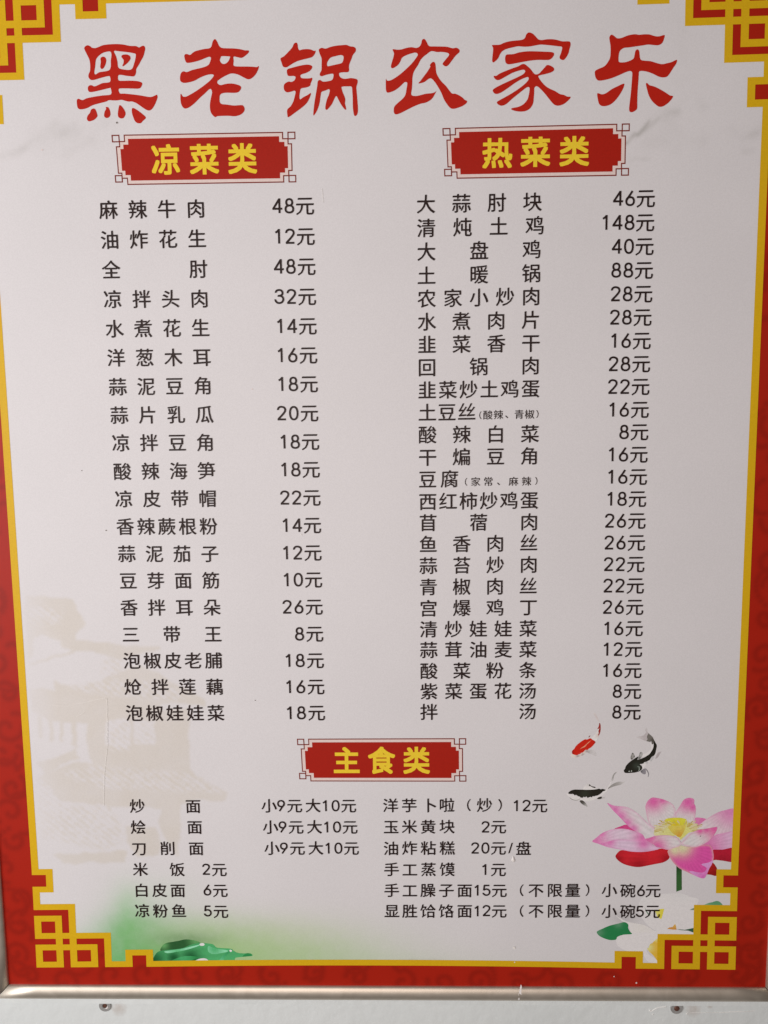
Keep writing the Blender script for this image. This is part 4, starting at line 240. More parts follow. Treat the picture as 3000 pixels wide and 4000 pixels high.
def wall_mat():
    m, N, L, P = new_mat("painted_wall")
    P.inputs["Roughness"].default_value = .5
    tc = N.new("ShaderNodeTexCoord")
    n = N.new("ShaderNodeTexNoise"); n.inputs["Scale"].default_value = 5; n.inputs["Detail"].default_value = 8
    L.new(tc.outputs["Object"], n.inputs["Vector"])
    r = N.new("ShaderNodeValToRGB")
    r.color_ramp.elements[0].position = .3; r.color_ramp.elements[0].color = (.68, .735, .73, 1)
    r.color_ramp.elements[1].position = .7; r.color_ramp.elements[1].color = (.74, .795, .79, 1)
    L.new(n.outputs["Fac"], r.inputs[0])
    prev = r.outputs[0]
    for x, y, rad in STAINS:                     # rust-brown smudges beside the screws
        d = N.new("ShaderNodeVectorMath"); d.operation = 'DISTANCE'
        d.inputs[1].default_value = (x / 1000, 0, y / 1000 + EYE)
        sep = N.new("ShaderNodeVectorMath"); sep.operation = 'ADD'
        nn = N.new("ShaderNodeTexNoise"); nn.inputs["Scale"].default_value = 220
        L.new(tc.outputs["Object"], nn.inputs["Vector"])
        off = N.new("ShaderNodeVectorMath"); off.operation = 'SCALE'; off.inputs["Scale"].default_value = .006
        L.new(nn.outputs["Color"], off.inputs[0]); L.new(tc.outputs["Object"], sep.inputs[0]); L.new(off.outputs[0], sep.inputs[1])
        L.new(sep.outputs[0], d.inputs[0])
        mr = N.new("ShaderNodeMapRange"); mr.inputs[1].default_value = rad / 1000 * .3 + .002; mr.inputs[2].default_value = rad / 1000 * 1.6 + .002
        mr.inputs[3].default_value = .38; mr.inputs[4].default_value = 0
        L.new(d.outputs["Value"], mr.inputs[0])
        mx = N.new("ShaderNodeMix"); mx.data_type = 'RGBA'
        mx.inputs[7].default_value = (.40, .30, .23, 1)
        L.new(mr.outputs[0], mx.inputs[0]); L.new(prev, mx.inputs[6]); prev = mx.outputs[2]
    L.new(prev, P.inputs["Base Color"])
    n2 = N.new("ShaderNodeTexNoise"); n2.inputs["Scale"].default_value = 60; n2.inputs["Detail"].default_value = 8
    n3 = N.new("ShaderNodeTexNoise"); n3.inputs["Scale"].default_value = 900; n3.inputs["Detail"].default_value = 2
    L.new(tc.outputs["Object"], n2.inputs["Vector"]); L.new(tc.outputs["Object"], n3.inputs["Vector"])
    b = N.new("ShaderNodeBump"); b.inputs["Strength"].default_value = .35; b.inputs["Distance"].default_value = .003
    b2 = N.new("ShaderNodeBump"); b2.inputs["Strength"].default_value = .15; b2.inputs["Distance"].default_value = .0005
    L.new(n2.outputs["Fac"], b.inputs["Height"]); L.new(n3.outputs["Fac"], b2.inputs["Height"])
    L.new(b.outputs[0], b2.inputs["Normal"]); L.new(b2.outputs[0], P.inputs["Normal"])
    return m
M_wall = wall_mat()
M_plaster = simple("flaked_paint", (.80, .81, .79), .55, 0, 300, .05)

# ------------------------------------------------------------------ wall behind the board
wall = link("wall", mesh("wall", [(-1.6, 0, 0), (1.6, 0, 0), (1.6, 0, 2.8), (-1.6, 0, 2.8), (-1.6, .12, 0), (1.6, .12, 0), (1.6, .12, 2.8), (-1.6, .12, 2.8)],
            [(0, 1, 2, 3), (5, 4, 7, 6), (4, 0, 3, 7), (1, 5, 6, 2), (3, 2, 6, 7), (4, 5, 1, 0)]), M_wall)
prop(wall, "off-white painted plaster wall behind the framed menu board", kind="structure")

def wall_bump(name, pts2, h, mat):
    """a small raised flake on the wall, from a 2-D outline"""
    n = len(pts2); cx = sum(p[0] for p in pts2) / n; cy = sum(p[1] for p in pts2) / n
    v = [(p[0] / 1000, .0003, EYE + p[1] / 1000) for p in pts2]
    v += [(cx / 1000 + (p[0] - cx) / 1000 * .6, -h / 1000, EYE + cy / 1000 + (p[1] - cy) / 1000 * .6) for p in pts2]
    f = [(i, (i + 1) % n, n + (i + 1) % n, n + i) for i in range(n)] + [tuple(range(n, 2 * n))]
    return link(name, mesh(name, v, f), mat, wall)
for x, y, r in CHIPS:
    k = 7
    wall_bump("paint_flake", [(x + r * random.uniform(.6, 1.3) * math.cos(6.283 * i / k), y + r * random.uniform(.5, 1.1) * math.sin(6.283 * i / k)) for i in range(k)], .5, M_plaster)
for line in (CRACK, CRACK2):
    up = [(x, y + random.uniform(.3, .7)) for x, y in line]; dn = [(x, y - random.uniform(.1, .4)) for x, y in reversed(line)]
    wall_bump("paint_ridge", smooth_loop(dn[::-1] + up[::-1], 3), .45, M_plaster)

# ------------------------------------------------------------------ the menu board
LX, BY, RX = RAIL                 # inner edges of the frame: left, bottom, right
TY = 418.0
board = bpy.data.objects.new("menu_board", None); col.objects.link(board)
board.location = (0, 0, EYE)
prop(board, "red and gold bordered Chinese menu board in a champagne aluminium frame on the white wall", "menu board")

def part(name, verts2, faces, n, mat, colors=None, parent=board, label=None):
    me = mesh(name, [pos(p[0], p[1], n + (p[2] if len(p) > 2 else 0)) for p in verts2], [tuple(int(i) for i in f) for f in faces], colors)
    o = link(name, me, mat, parent)
    if label: o["label"] = label
    return o

# ---- value noise on a grid, in numpy
def vnoise(X, Y, size, seed):
    g = np.random.default_rng(seed).random((256, 256))
    x = X / size; y = Y / size
    xi = np.floor(x).astype(int); yi = np.floor(y).astype(int); fx = x - xi; fy = y - yi
    fx = fx * fx * (3 - 2 * fx); fy = fy * fy * (3 - 2 * fy)
    a = g[xi % 256, yi % 256]; b = g[(xi + 1) % 256, yi % 256]; c = g[xi % 256, (yi + 1) % 256]; d = g[(xi + 1) % 256, (yi + 1) % 256]
    return (a * (1 - fx) + b * fx) * (1 - fy) + (c * (1 - fx) + d * fx) * fy
def fbm(X, Y, size, seed, o=3):
    s = 0; t = 0
    for i in range(o):
        s = s + vnoise(X, Y, size / 2 ** i, seed + i) * .5 ** i; t += .5 ** i
    return s / t

def grid_sheet(x0, x1, y0, y1, step):
    nx = int((x1 - x0) / step) + 1; ny = int((y1 - y0) / step) + 1
    xs = np.linspace(x0, x1, nx); ys = np.linspace(y0, y1, ny)
    X, Y = np.meshgrid(xs, ys)
    return nx, ny, X, Y
def sheet_mesh(name, nx, ny, X, Y, n, C, keep, mat, parent=board):
    idx = np.arange(nx * ny).reshape(ny, nx)
    q = np.stack([idx[:-1, :-1], idx[:-1, 1:], idx[1:, 1:], idx[1:, :-1]], -1)
    if keep is not None:
        k = keep[:-1, :-1] & keep[:-1, 1:] & keep[1:, 1:] & keep[1:, :-1]
        q = q[k]
    q = q.reshape(-1, 4)
    used = np.unique(q); remap = np.zeros(nx * ny, int); remap[used] = np.arange(len(used)); q = remap[q]
    co = np.stack([X.ravel() / 1000, np.full(nx * ny, -(n + BACK) / 1000), Y.ravel() / 1000], -1)[used]
    Cc = np.ones((len(used), 4)); Cc[:, :3] = C.reshape(-1, 3)[used]
    me = bpy.data.meshes.new(name)
    me.vertices.add(len(used)); me.vertices.foreach_set("co", co.ravel())
    me.loops.add(len(q) * 4); me.loops.foreach_set("vertex_index", q.ravel())
    me.polygons.add(len(q)); me.polygons.foreach_set("loop_start", np.arange(len(q)) * 4)
    me.polygons.foreach_set("loop_total", np.full(len(q), 4))
    me.update(calc_edges=True)
    at = me.color_attributes.new("Col", 'FLOAT_COLOR', 'POINT'); at.data.foreach_set("color", Cc.ravel().astype(np.float32))
    return link(name, me, mat, parent)

# ---- board body
def box_part(name, x0, x1, y0, y1, n0, n1, mat):
    v = [pos(x, y, n) for n in (n0, n1) for x, y in ((x0, y0), (x1, y0), (x1, y1), (x0, y1))]
    f = [(3, 2, 1, 0), (4, 5, 6, 7), (0, 1, 5, 4), (1, 2, 6, 5), (2, 3, 7, 6), (3, 0, 4, 7)]
    return link(name, mesh(name, v, f), mat, board)
box_part("backing_panel", LX - 8, RX + 8, BY - 8, TY + 8, -5, -.3, M_core)

# ---- red border sheet with darker cloud scrolls
nx, ny, X, Y = grid_sheet(LX - 1, RX + 1, BY - 1, TY + 1, 2.0)
red = np.ones((ny, nx, 3)) * np.array((0.385, 0.014, 0.004))
edge = np.minimum(np.minimum(X - LX, RX - X), np.minimum(Y - BY, TY - Y))
D = np.full(X.shape, 99.0)
def scroll(cx, cy, r, turns, ph, sgn):
    global D
    sel = (np.abs(X - cx) < r + 8) & (np.abs(Y - cy) < r + 8)
    if not sel.any(): return
    for t in np.linspace(0, 1, int(10 * turns * 4)):
        a = ph + sgn * t * turns * 6.283; rr = r * (1 - .8 * t)
        px, py = cx + rr * math.cos(a), cy + rr * math.sin(a)
        D[sel] = np.minimum(D[sel], np.hypot(X[sel] - px, Y[sel] - py))
s = 0.0
per = []
for yy in np.arange(BY, TY, 32): per += [(LX + 14, yy), (RX - 14, yy + 9)]
for xx in np.arange(LX + 20, RX, 44): per += [(xx, BY + 9), (xx, TY - 9)]
for i, (px, py) in enumerate(per):
    scroll(px + random.uniform(-7, 7), py + random.uniform(-5, 5), random.uniform(11, 17), random.uniform(.8, 1.25), random.uniform(0, 6.3), random.choice((-1, 1)))
    scroll(px + random.uniform(-10, 10), py + 13 + random.uniform(-5, 5), random.uniform(18, 34), random.uniform(.22, .4), random.uniform(0, 6.3), random.choice((-1, 1)))
w = 1 / (1 + np.exp((D - 2.6) / 1.0))
red *= (1 - .25 * w)[..., None]
sheet_mesh("red_border", nx, ny, X, Y, 0, red, None, M_sheet)

# ---- pale sheet inside the gold line, with its washed-out pictures
def knot_pt(k, i, j):
    a = KNOT[k]; return (a[0][0] * i + a[1][0] * j + a[2][0], a[0][1] * i + a[1][1] * j + a[2][1])
def inner_path(k, d):
    """middle (d=.5) or inner side (d=1) of the gold line round one corner, from its side line to its top/bottom line"""
    p = [(d, 17 + d - 1), (3 + d - 1, 17 + d - 1), (3 + d - 1, 14 - d), (d, 14 - d), (d, 11 + d - 1), (6 + d - 1, 11 + d - 1), (6 + d - 1, 6 + d - 1), (11 + d - 1, 6 + d - 1), (11 + d - 1, d), (14 - d, d), (14 - d, 3 + d - 1), (17 + d - 1, 3 + d - 1), (17 + d - 1, d)]
    return [knot_pt(k, i, j) for i, j in p]
outline = inner_path('BL', .5) + inner_path('BR', .5)[::-1] + inner_path('TR', .5) + inner_path('TL', .5)[::-1]
xs = [p[0] for p in outline]; ys = [p[1] for p in outline]
nx, ny, X, Y = grid_sheet(min(xs), max(xs), min(ys), max(ys), 1.15)
C = np.ones((ny, nx, 3)) * np.array(PAPER)
C *= (1 + .02 * (fbm(X, Y, 140, 3) - .5))[..., None]
def box_blur(a, r):
    if r < 1: return a
    k = 2 * r + 1
    for ax in (0, 1):
        c = np.cumsum(np.concatenate([np.repeat(a.take([0], ax), r + 1, ax), a, np.repeat(a.take([-1], ax), r, ax)], ax), ax)
        a = (c.take(range(k, c.shape[ax]), ax) - c.take(range(0, c.shape[ax] - k), ax)) / k
    return a
# old timber houses, bottom left
wob = (fbm(X, Y, 9, 21) - .5) * 5; wob2 = (fbm(X, Y, 9, 31) - .5) * 5
hs = np.zeros(X.shape)
for p in HOUSE: hs = np.maximum(hs, inside(X + wob, Y + wob2, p).astype(float))
hs = box_blur(hs, 1) * np.clip(.62 + .66 * fbm(X, Y, 22, 91, 5), .4, 1.15)
dots = np.zeros(X.shape)
for p in HOUSE_DOTS: dots = np.maximum(dots, box_blur(inside(X, Y, p).astype(float), 2))
n5 = fbm(X, Y, 4.5, 41, 3)
stripe = .5 + .5 * np.sin((X * .75 + Y * .9) * .95 + 3 * fbm(X, Y, 30, 77))
tx = np.clip((n5 - .42) * 7, 0, 1) * .5 + stripe * .6
hs = np.clip(hs * (1 - dots * .6) + dots * (tx - .28) * .95, 0, 1.1)
fade = np.clip((X + 392) / 40, .3, 1)
C *= 1 - (hs * fade)[..., None] * np.array((.060, .086, .155))
# misty mountains, top corners
for wd, st, line in MOUNT:
    d = np.full(X.shape, 1e9)
    for (ax, ay), (bx, by) in zip(line[:-1], line[1:]):
        vx, vy = bx - ax, by - ay; t = np.clip(((X - ax) * vx + (Y - ay) * vy) / (vx * vx + vy * vy + 1e-9), 0, 1)
        d = np.minimum(d, np.hypot(X - ax - t * vx, Y - ay - t * vy))
    m = np.exp(-(d / (wd * .85)) ** 2) * np.clip(2.6 * (fbm(X, Y, 16, int(wd * 7) % 50, 5) - .28), 0, 1.5)
    C *= 1 - (m * st * .95)[..., None] * np.array((1, 1, 1.1))
# green wash round the lotus leaf, bottom left
for x, y, rx, ry, st, c in GREEN:
    m = np.exp(-(((X - x) / rx) ** 2 + ((Y - y) / ry) ** 2)) * st * np.clip(.9 + .35 * (fbm(X, Y, 7, 61, 3) - .5), 0, 1.1)
    C = C * (1 - m[..., None]) + np.array(c) * m[..., None]
# grey shade over the small leaf, bottom right
sx, sy = WHITE_LOTUS[11][5][3]
m = np.exp(-(((X - sx - 6) / 15) ** 2 + ((Y - sy - 6) / 8) ** 2)) * .2
C *= (1 - m)[..., None]
sheet = sheet_mesh("printed_sheet", nx, ny, X, Y, .1, C, inside(X, Y, outline), M_sheet)

# ---- gold line and its four corner knots
def gold_cells():
    g = set()
    def r(i0, i1, j0, j1):
        for i in range(i0, i1):
            for j in range(j0, j1): g.add((i, j))
    for a, b in (((0, 4), (0, 4)), ((5, 9), (0, 4)), ((0, 4), (5, 9))):       # three square rings
        r(a[0], a[1], b[0], b[1])
        for i in range(a[0] + 1, a[1] - 1):
            for j in range(b[0] + 1, b[1] - 1): g.discard((i, j))
    r(0, 9, 3, 4); r(3, 4, 0, 9); r(5, 6, 0, 11); r(0, 11, 5, 6)               # crossing bars
    r(0, 6, 10, 11); r(10, 11, 0, 6)
    r(0, 1, 10, 14); r(0, 3, 13, 14); r(2, 3, 13, 17); r(0, 3, 16, 17)
    r(10, 14, 0, 1); r(13, 14, 0, 3); r(13, 17, 2, 3); r(16, 17, 0, 3)
    return g
CELLS = gold_cells()
def line_strip(k0, k1, horizontal):
    v = []; f = []; N = 12
    for s_ in range(N + 1):
        t = s_ / N
        for d in (0, 1):
            a = knot_pt(k0, 17, d) if horizontal else knot_pt(k0, d, 17)
            b = knot_pt(k1, 17, d) if horizontal else knot_pt(k1, d, 17)
            bow = BOW[0] * 4 * t * (1 - t) * .8 if (horizontal and k0 == 'BL') else 0
            v.append((a[0] + (b[0] - a[0]) * t, a[1] + (b[1] - a[1]) * t + bow))
    for s_ in range(N): f.append((2 * s_, 2 * s_ + 2, 2 * s_ + 3, 2 * s_ + 1))
    return v, f
gv = []; gf = []
for k0, k1, h in (('BL', 'BR', True), ('TL', 'TR', True), ('BL', 'TL', False), ('BR', 'TR', False)):
    v, f = line_strip(k0, k1, h); b = len(gv)
    gv += v
    for q in f:
        q = [i + b for i in q]
        ax, ay = gv[q[0]]; bx, by = gv[q[1]]; cx, cy = gv[q[2]]
        gf.append(tuple(q) if (bx - ax) * (cy - ay) - (by - ay) * (cx - ax) > 0 else tuple(q[::-1]))
border = part("gold_border", gv, gf, .25, M_gold)
for k in ('BL', 'BR', 'TL', 'TR'):
    ids = {}; v = []; f = []
    def vid(i, j):
        if (i, j) not in ids: ids[(i, j)] = len(v); v.append(knot_pt(k, i, j))
        return ids[(i, j)]
    for i, j in sorted(CELLS):
        q = [vid(i, j), vid(i + 1, j), vid(i + 1, j + 1), vid(i, j + 1)]
        f.append(q if k in ('BL', 'TR') else q[::-1])
    part("corner_knot", v, f, .25, M_gold, parent=border)

# ---- big brush characters
def group_loops(loops):
    """outer loops with the loops nested in them"""
    big = sorted(loops, key=lambda l: -abs(sum(a[0] * b[1] - b[0] * a[1] for a, b in zip(l, l[1:] + l[:1]))))
    res = []
    for l in big:
        for g in res:
            if inside(np.array([l[0][0]]), np.array([l[0][1]]), g[0])[0]: g.append(l); break
        else: res.append([l])
    return res
for name, loops in TITLE:
    V = []; Fc = []
    for g in group_loops([smooth_loop(l, 3) for l in loops]):
        v2, f2 = fill(g, 0); b = len(V)
        V += [tuple(p) for p in v2]; Fc += [tuple(int(i) + b for i in t) for t in f2]
    part("title_character", V, Fc, .25, M_red, label="large red brush-written character " + name)

# ---- figures drawn as monoline strokes (em units round their centre)
def open_curve(p, k=5):
    q = [p[0]] + list(p) + [p[-1]]; out = []
    for i in range(1, len(q) - 2):
        a, b, c, d = (np.array(q[i + j]) for j in (-1, 0, 1, 2))
        for t in np.arange(k) / k:
            out.append(0.5 * ((2 * b) + (c - a) * t + (2 * a - 5 * b + 4 * c - d) * t * t + (3 * b - a - 3 * c + d) * t ** 3))
    out.append(np.array(p[-1])); return out
def oval(cx, cy, rx, ry):
    return [np.array((cx + rx * math.copysign(abs(math.cos(a)) ** .9, math.cos(a)), cy + ry * math.copysign(abs(math.sin(a)) ** .9, math.sin(a)))) for a in np.linspace(0, 6.283185, 33)]
SIX = [open_curve([(.11, .365), (.0, .19), (-.12, .02), (-.185, -.11)]), oval(0, -.14, .192, .197)]
STROKES = {
 '0': [oval(0, 0, .20, .335)],
 '1': [open_curve([(-.13, .185), (-.03, .25), (.05, .333)]), [(.05, .37), (.05, -.37)]],
 '2': [open_curve([(-.2, .17), (-.17, .27), (-.08, .333), (.04, .333), (.15, .28), (.19, .17), (.15, .06), (.02, -.1), (-.11, -.235), (-.19, -.325)]), [(-.225, -.333), (.215, -.333)]],
 '3': [open_curve([(-.19, .2), (-.14, .3), (-.02, .335), (.1, .31), (.165, .21), (.14, .1), (.04, .045), (-.07, .035)]), open_curve([(-.05, .035), (.06, .03), (.17, -.04), (.2, -.15), (.15, -.27), (.03, -.335), (-.1, -.32), (-.19, -.24), (-.215, -.16)])],
 '4': [[(.11, .345), (-.225, -.165)], [(-.25, -.15), (.25, -.15)], [(.11, .37), (.11, -.37)]],
 '5': [[(.18, .333), (-.16, .333)], [(-.13, .36), (-.17, .0)], open_curve([(-.19, -.005), (-.08, .07), (.04, .075), (.15, .01), (.2, -.11), (.16, -.25), (.05, -.33), (-.08, -.325), (-.18, -.25), (-.21, -.18)])],
 '6': SIX,
 '8': [oval(0, .175, .155, .16), oval(0, -.16, .198, .177)],
 '9': [[-np.array(q) for q in st] for st in SIX]}
def figure(ch, half):
    V = []; Fc = []
    for k, st in enumerate(STROKES[ch]):
        st = [np.array(q, float) for q in st]; n = len(st); b = len(V)
        for i in range(n):
            a = st[max(0, i - 1)]; c = st[min(n - 1, i + 1)]
            if n > 20 and i in (0, n - 1): a = st[-2]; c = st[1]
            d = (c - a) / np.linalg.norm(c - a); o = np.array((-d[1], d[0])) * half
            V += [(*(st[i] - o), k * .004), (*(st[i] + o), k * .004)]
        Fc += [(b + 2 * i, b + 2 * i + 2, b + 2 * i + 3, b + 2 * i + 1) for i in range(n - 1)]
    return np.array(V), Fc

# ---- glyph meshes from Blender's own built-in face
GL = {}
def glyph(ch, bold=0.0):
    key = (ch, bold)
    if key in GL: return GL[key]
    if ch.isdigit():
        GL[key] = figure(ch, .040 + bold); return GL[key]
    cu = bpy.data.curves.new("lettering", 'FONT'); cu.body = ch; cu.size = 1.0; cu.resolution_u = 3
    o = bpy.data.objects.new("lettering", cu); col.objects.link(o)
    dg = bpy.context.evaluated_depsgraph_get()
    me = bpy.data.meshes.new_from_object(o.evaluated_get(dg))
    v = np.array([(q.co.x, q.co.y) for q in me.vertices]); f = [tuple(p.vertices) for p in me.polygons]
    bpy.data.objects.remove(o); bpy.data.curves.remove(cu); bpy.data.meshes.remove(me)
    mid = (v.min(0) + v.max(0)) / 2
    if 0x4e00 <= ord(ch) <= 0x9fff: mid = np.array((.5, .38))
    v = v - mid; n = len(v)
    if bold:                                     # a slightly heavier cut: the outline twice, a hair apart
        b = np.array((bold, bold))
        v = np.concatenate([v - b, v + b]); z = np.repeat((0.0, .004), n); f = f + [tuple(i + n for i in t) for t in f]
    else: z = np.zeros(n)
    GL[key] = (np.column_stack([v, z]), f)
    return GL[key]
def lettering(cells, ex, ey, bold=0.0):
    V = []; Fc = []
    for ch, x, y in cells:
        v, f = glyph(ch, bold)
        kx, ky = ex, ey
        if ch.isdigit(): kx, ky = ex * DIG[0], ey * DIG[1]
        if ch in '（）': kx, ky = ex * .85, ey * .84
        b = len(V)
        V += [(x + p[0] * kx, y + p[1] * ky, p[2]) for p in v]
        for t in f:
            ax, ay = v[t[0]][:2]; bx, by = v[t[1]][:2]; cx, cy = v[t[2]][:2]
            Fc.append(tuple(i + b for i in (t if (bx - ax) * (cy - ay) - (by - ay) * (cx - ax) > 0 else t[::-1])))
    return V, Fc
INK_N = .55
DIG = (1.0, 1.0)
for rw in ROWS:
    v, f = lettering(rw[1], 18.35, 18.1, .011)
    o = part("dish_name", v, f, INK_N, M_ink)
    o["label"] = "dish name " + rw[0]
    v, f = lettering(rw[2], 18.35, 18.1, .011)
    part("price", v, f, INK_N, M_ink, parent=o)
    if len(rw) > 3:
        v, f = lettering(rw[3], 9.6, 9.4, .006)
        part("small_note", v, f, INK_N, M_ink, parent=o)
for rw in LOW:
    v, f = lettering(rw[1], 16.5, 16.0, .011)
    o = part("dish_name", v, f, INK_N, M_ink)
    o["label"] = "staple food name " + rw[0]
    v, f = lettering(rw[2], 16.5, 16.0, .011)
    part("price", v, f, INK_N, M_ink, parent=o)

# ---- the three heading plaques
PW, PH = 1563.0, 390.0
def plaque(chars, cor, cen, ex, ey):
    tl, tr, bl, br = [np.array(c) for c in cor]
    def m(x, y):
        u = x / PW; w_ = y / PH
        p = (tl * (1 - u) + tr * u) * (1 - w_) + (bl * (1 - u) + br * u) * w_
        return (float(p[0]), float(p[1]))
    steps = [(137, 32), (137, 76), (93, 76), (93, 110), (66, 110)]
    def ring(st):
        a = st; b = [(x, PH - y) for x, y in reversed(a)]
        c = [(PW - x, PH - y) for x, y in a]; d = [(PW - x, y) for x, y in reversed(a)]
        return a + b + c + d
    body = [m(x, y) for x, y in ring(steps)]
    v, f = fill([body], 0)
    root = part("heading_plaque", v, f, .3, M_plaque, label="red heading plaque reading " + chars)
    v, f = fill([[m(x, y) for x, y in ring([(107, 3), (107, 52), (62, 52), (62, 92), (33, 92)])]], 0)
    part("plaque_ground", v, f, .2, M_pink, parent=root)
    # thin outline: closed path plus four corner squares, as one ribbon each
    def ribbon(path, w_=4.6, closed=True):
        n = len(path); o_ = []; i_ = []
        for k in range(n):
            p0 = np.array(path[k - 1]); p1 = np.array(path[k]); p2 = np.array(path[(k + 1) % n])
            d1 = (p1 - p0) / np.linalg.norm(p1 - p0); d2 = (p2 - p1) / np.linalg.norm(p2 - p1)
            n1 = np.array((-d1[1], d1[0])); n2 = np.array((-d2[1], d2[0])); nn = n1 + n2; nn = nn / (nn @ n1)
            o_.append(p1 + nn * w_); i_.append(p1 - nn * w_)
        V = [m(*p) for p in o_ + i_]
        Fq = [(k, (k + 1) % n, n + (k + 1) % n, n + k) for k in range(n)]
        return V, Fq
    main = ring([(107, 3), (107, 52), (62, 52), (62, 92), (33, 92)])
    for path, nn in [(main, .26)] + [([(a, b), (a + 58, b), (a + 58, b + 50), (a, b + 50)], .28) for a, b in ((3, 3), (PW - 61, 3), (3, PH - 73), (PW - 61, PH - 53))]:
        V, Fq = ribbon(path)
        g = []
        for q in Fq:
            ax, ay = V[q[0]]; bx, by = V[q[1]]; cx, cy = V[q[2]]
            g.append(q if (bx - ax) * (cy - ay) - (by - ay) * (cx - ax) > 0 else q[::-1])
        part("plaque_outline", V, g, nn, M_line, parent=root)
    for ch, c in zip(chars, cen):
        v, f = lettering([(ch, c[0], c[1])], ex, ey)
        r_ = .025; V = []; Fq = []                # heavy face: the stroke widened on every side
        for k, (ox, oy) in enumerate([(a * r_, b * r_) for a in (-1, 0, 1) for b in (-1, 0, 1)]):
            b0 = len(V); V += [pos(x + ox * ex, y + oy * ey, .4 + k * .003) for x, y, _ in v]; Fq += [tuple(i + b0 for i in t) for t in f]
        link("lettering", mesh("lettering", V, Fq), M_goldtext, root)
for p in PLAQUES: plaque(*p)

# ---- printed pictures: each shape is a filled outline with its ink running from one colour to another
RIM = .42
def art(sh, base_n, parent, step=2.0, vein=0.0):
    name, lay, c0, c1, tips, pts, sm = sh
    loop = smooth_loop(pts, 3) if sm else pts
    v, f = fill([loop], 0, step)
    w_ = np.zeros(len(v))
    for x, y, r in tips:
        d = np.hypot(v[:, 0] - x, v[:, 1] - y) / r
        w_ = np.maximum(w_, np.exp(-(d * 1.15) ** 2))
    c = np.array(c0) * (1 - w_)[:, None] + np.array(c1) * w_[:, None]
    if vein and name == "petal":                 # the ink gathers along the rim of a petal
        e = np.full(len(v), 1e9)
        for i in range(len(loop)):
            a_ = np.array(loop[i]); b_ = np.array(loop[(i + 1) % len(loop)]); ab = b_ - a_
            t_ = np.clip(((v - a_) @ ab) / (ab @ ab + 1e-9), 0, 1); e = np.minimum(e, np.linalg.norm(v - a_ - t_[:, None] * ab, axis=1))
        k_ = (RIM * np.exp(-(e / 1.5) ** 2))[:, None]; rim = np.array(c1) * .85 + np.array(c0) * .15
        c = c * (1 - k_) + rim * k_
    if vein:
        if tips:
            a = np.arctan2(v[:, 1] - tips[0][1], v[:, 0] - tips[0][0])
            c *= (1 + vein * np.sin(a * 46))[:, None]
        c *= (1 + vein * 1.6 * (vnoise(v[:, 0], v[:, 1], 2.2, 5) - .5))[:, None]
    return part(name, v, f, base_n + lay * .012, M_art, np.clip(c, .003, .9), parent)
def picture(name, label, shapes, base_n, step, vein, root_i):
    root = art(shapes[root_i], base_n, board, step, vein); root.name = name; root["label"] = label
    for i, sh in enumerate(shapes):
        if i != root_i: art(sh, base_n, root, step, vein)
picture("lotus_flower", "open pink lotus flower printed at the lower right", LOTUS, .14, 1.0, .06, 17)
# stamen threads round the seed head
sv = []; sf = []; sc = []
(hx, hy) = np.mean(np.array(LOTUS[15][5]), axis=0)
for i in range(90):
    a = random.uniform(-.35, 3.5); r0 = random.uniform(7, 12); r1 = r0 + random.uniform(2.5, 8)
    ex_, ey_ = 1.45, .72
    if a > 3.3 or a < -.2: r1 *= .8
    p0 = (hx + math.cos(a) * r0 * ex_, hy + 1 + math.sin(a) * r0 * ey_); p1 = (hx + math.cos(a + .12) * r1 * ex_, hy + 1 + math.sin(a + .12) * r1 * ey_)
    if p1[1] > hy + 11 : continue
    dx, dy = p1[0] - p0[0], p1[1] - p0[1]; l = math.hypot(dx, dy); wx, wy = -dy / l * .28, dx / l * .28
    b = len(sv); sv += [(p0[0] - wx, p0[1] - wy, i), (p0[0] + wx, p0[1] + wy, i), (p1[0] + wx * 1.6, p1[1] + wy * 1.6, i), (p1[0] - wx * 1.6, p1[1] - wy * 1.6, i)]
    sf.append((b, b + 3, b + 2, b + 1)); cc = random.choice([(.62, .52, .18), (.72, .64, .32), (.55, .42, .10), (.74, .70, .48)]); sc += [cc] * 4
me = mesh("stamen_threads", [pos(x, y, .335 + i * .0004) for x, y, i in sv], sf, sc)
st_o = link("stamen_threads", me, M_art, bpy.data.objects["lotus_flower"]); prop(st_o, kind="stuff")
RIM = .5
picture("white_lotus", "pale white lotus blossoms printed behind the last prices", WHITE_LOTUS, .14, 1.6, .012, 3)
picture("lotus_leaf", "curled green lotus leaf printed along the bottom edge", LEAF, .14, 1.5, .05, 1)
for shapes, lb in zip(KOI, ("small red and white koi fish, uppermost", "black koi fish with a curled tail", "black-backed koi fish, lowest, swimming left")):
    picture("koi_fish", lb, shapes, .14, .8, .03, 0)

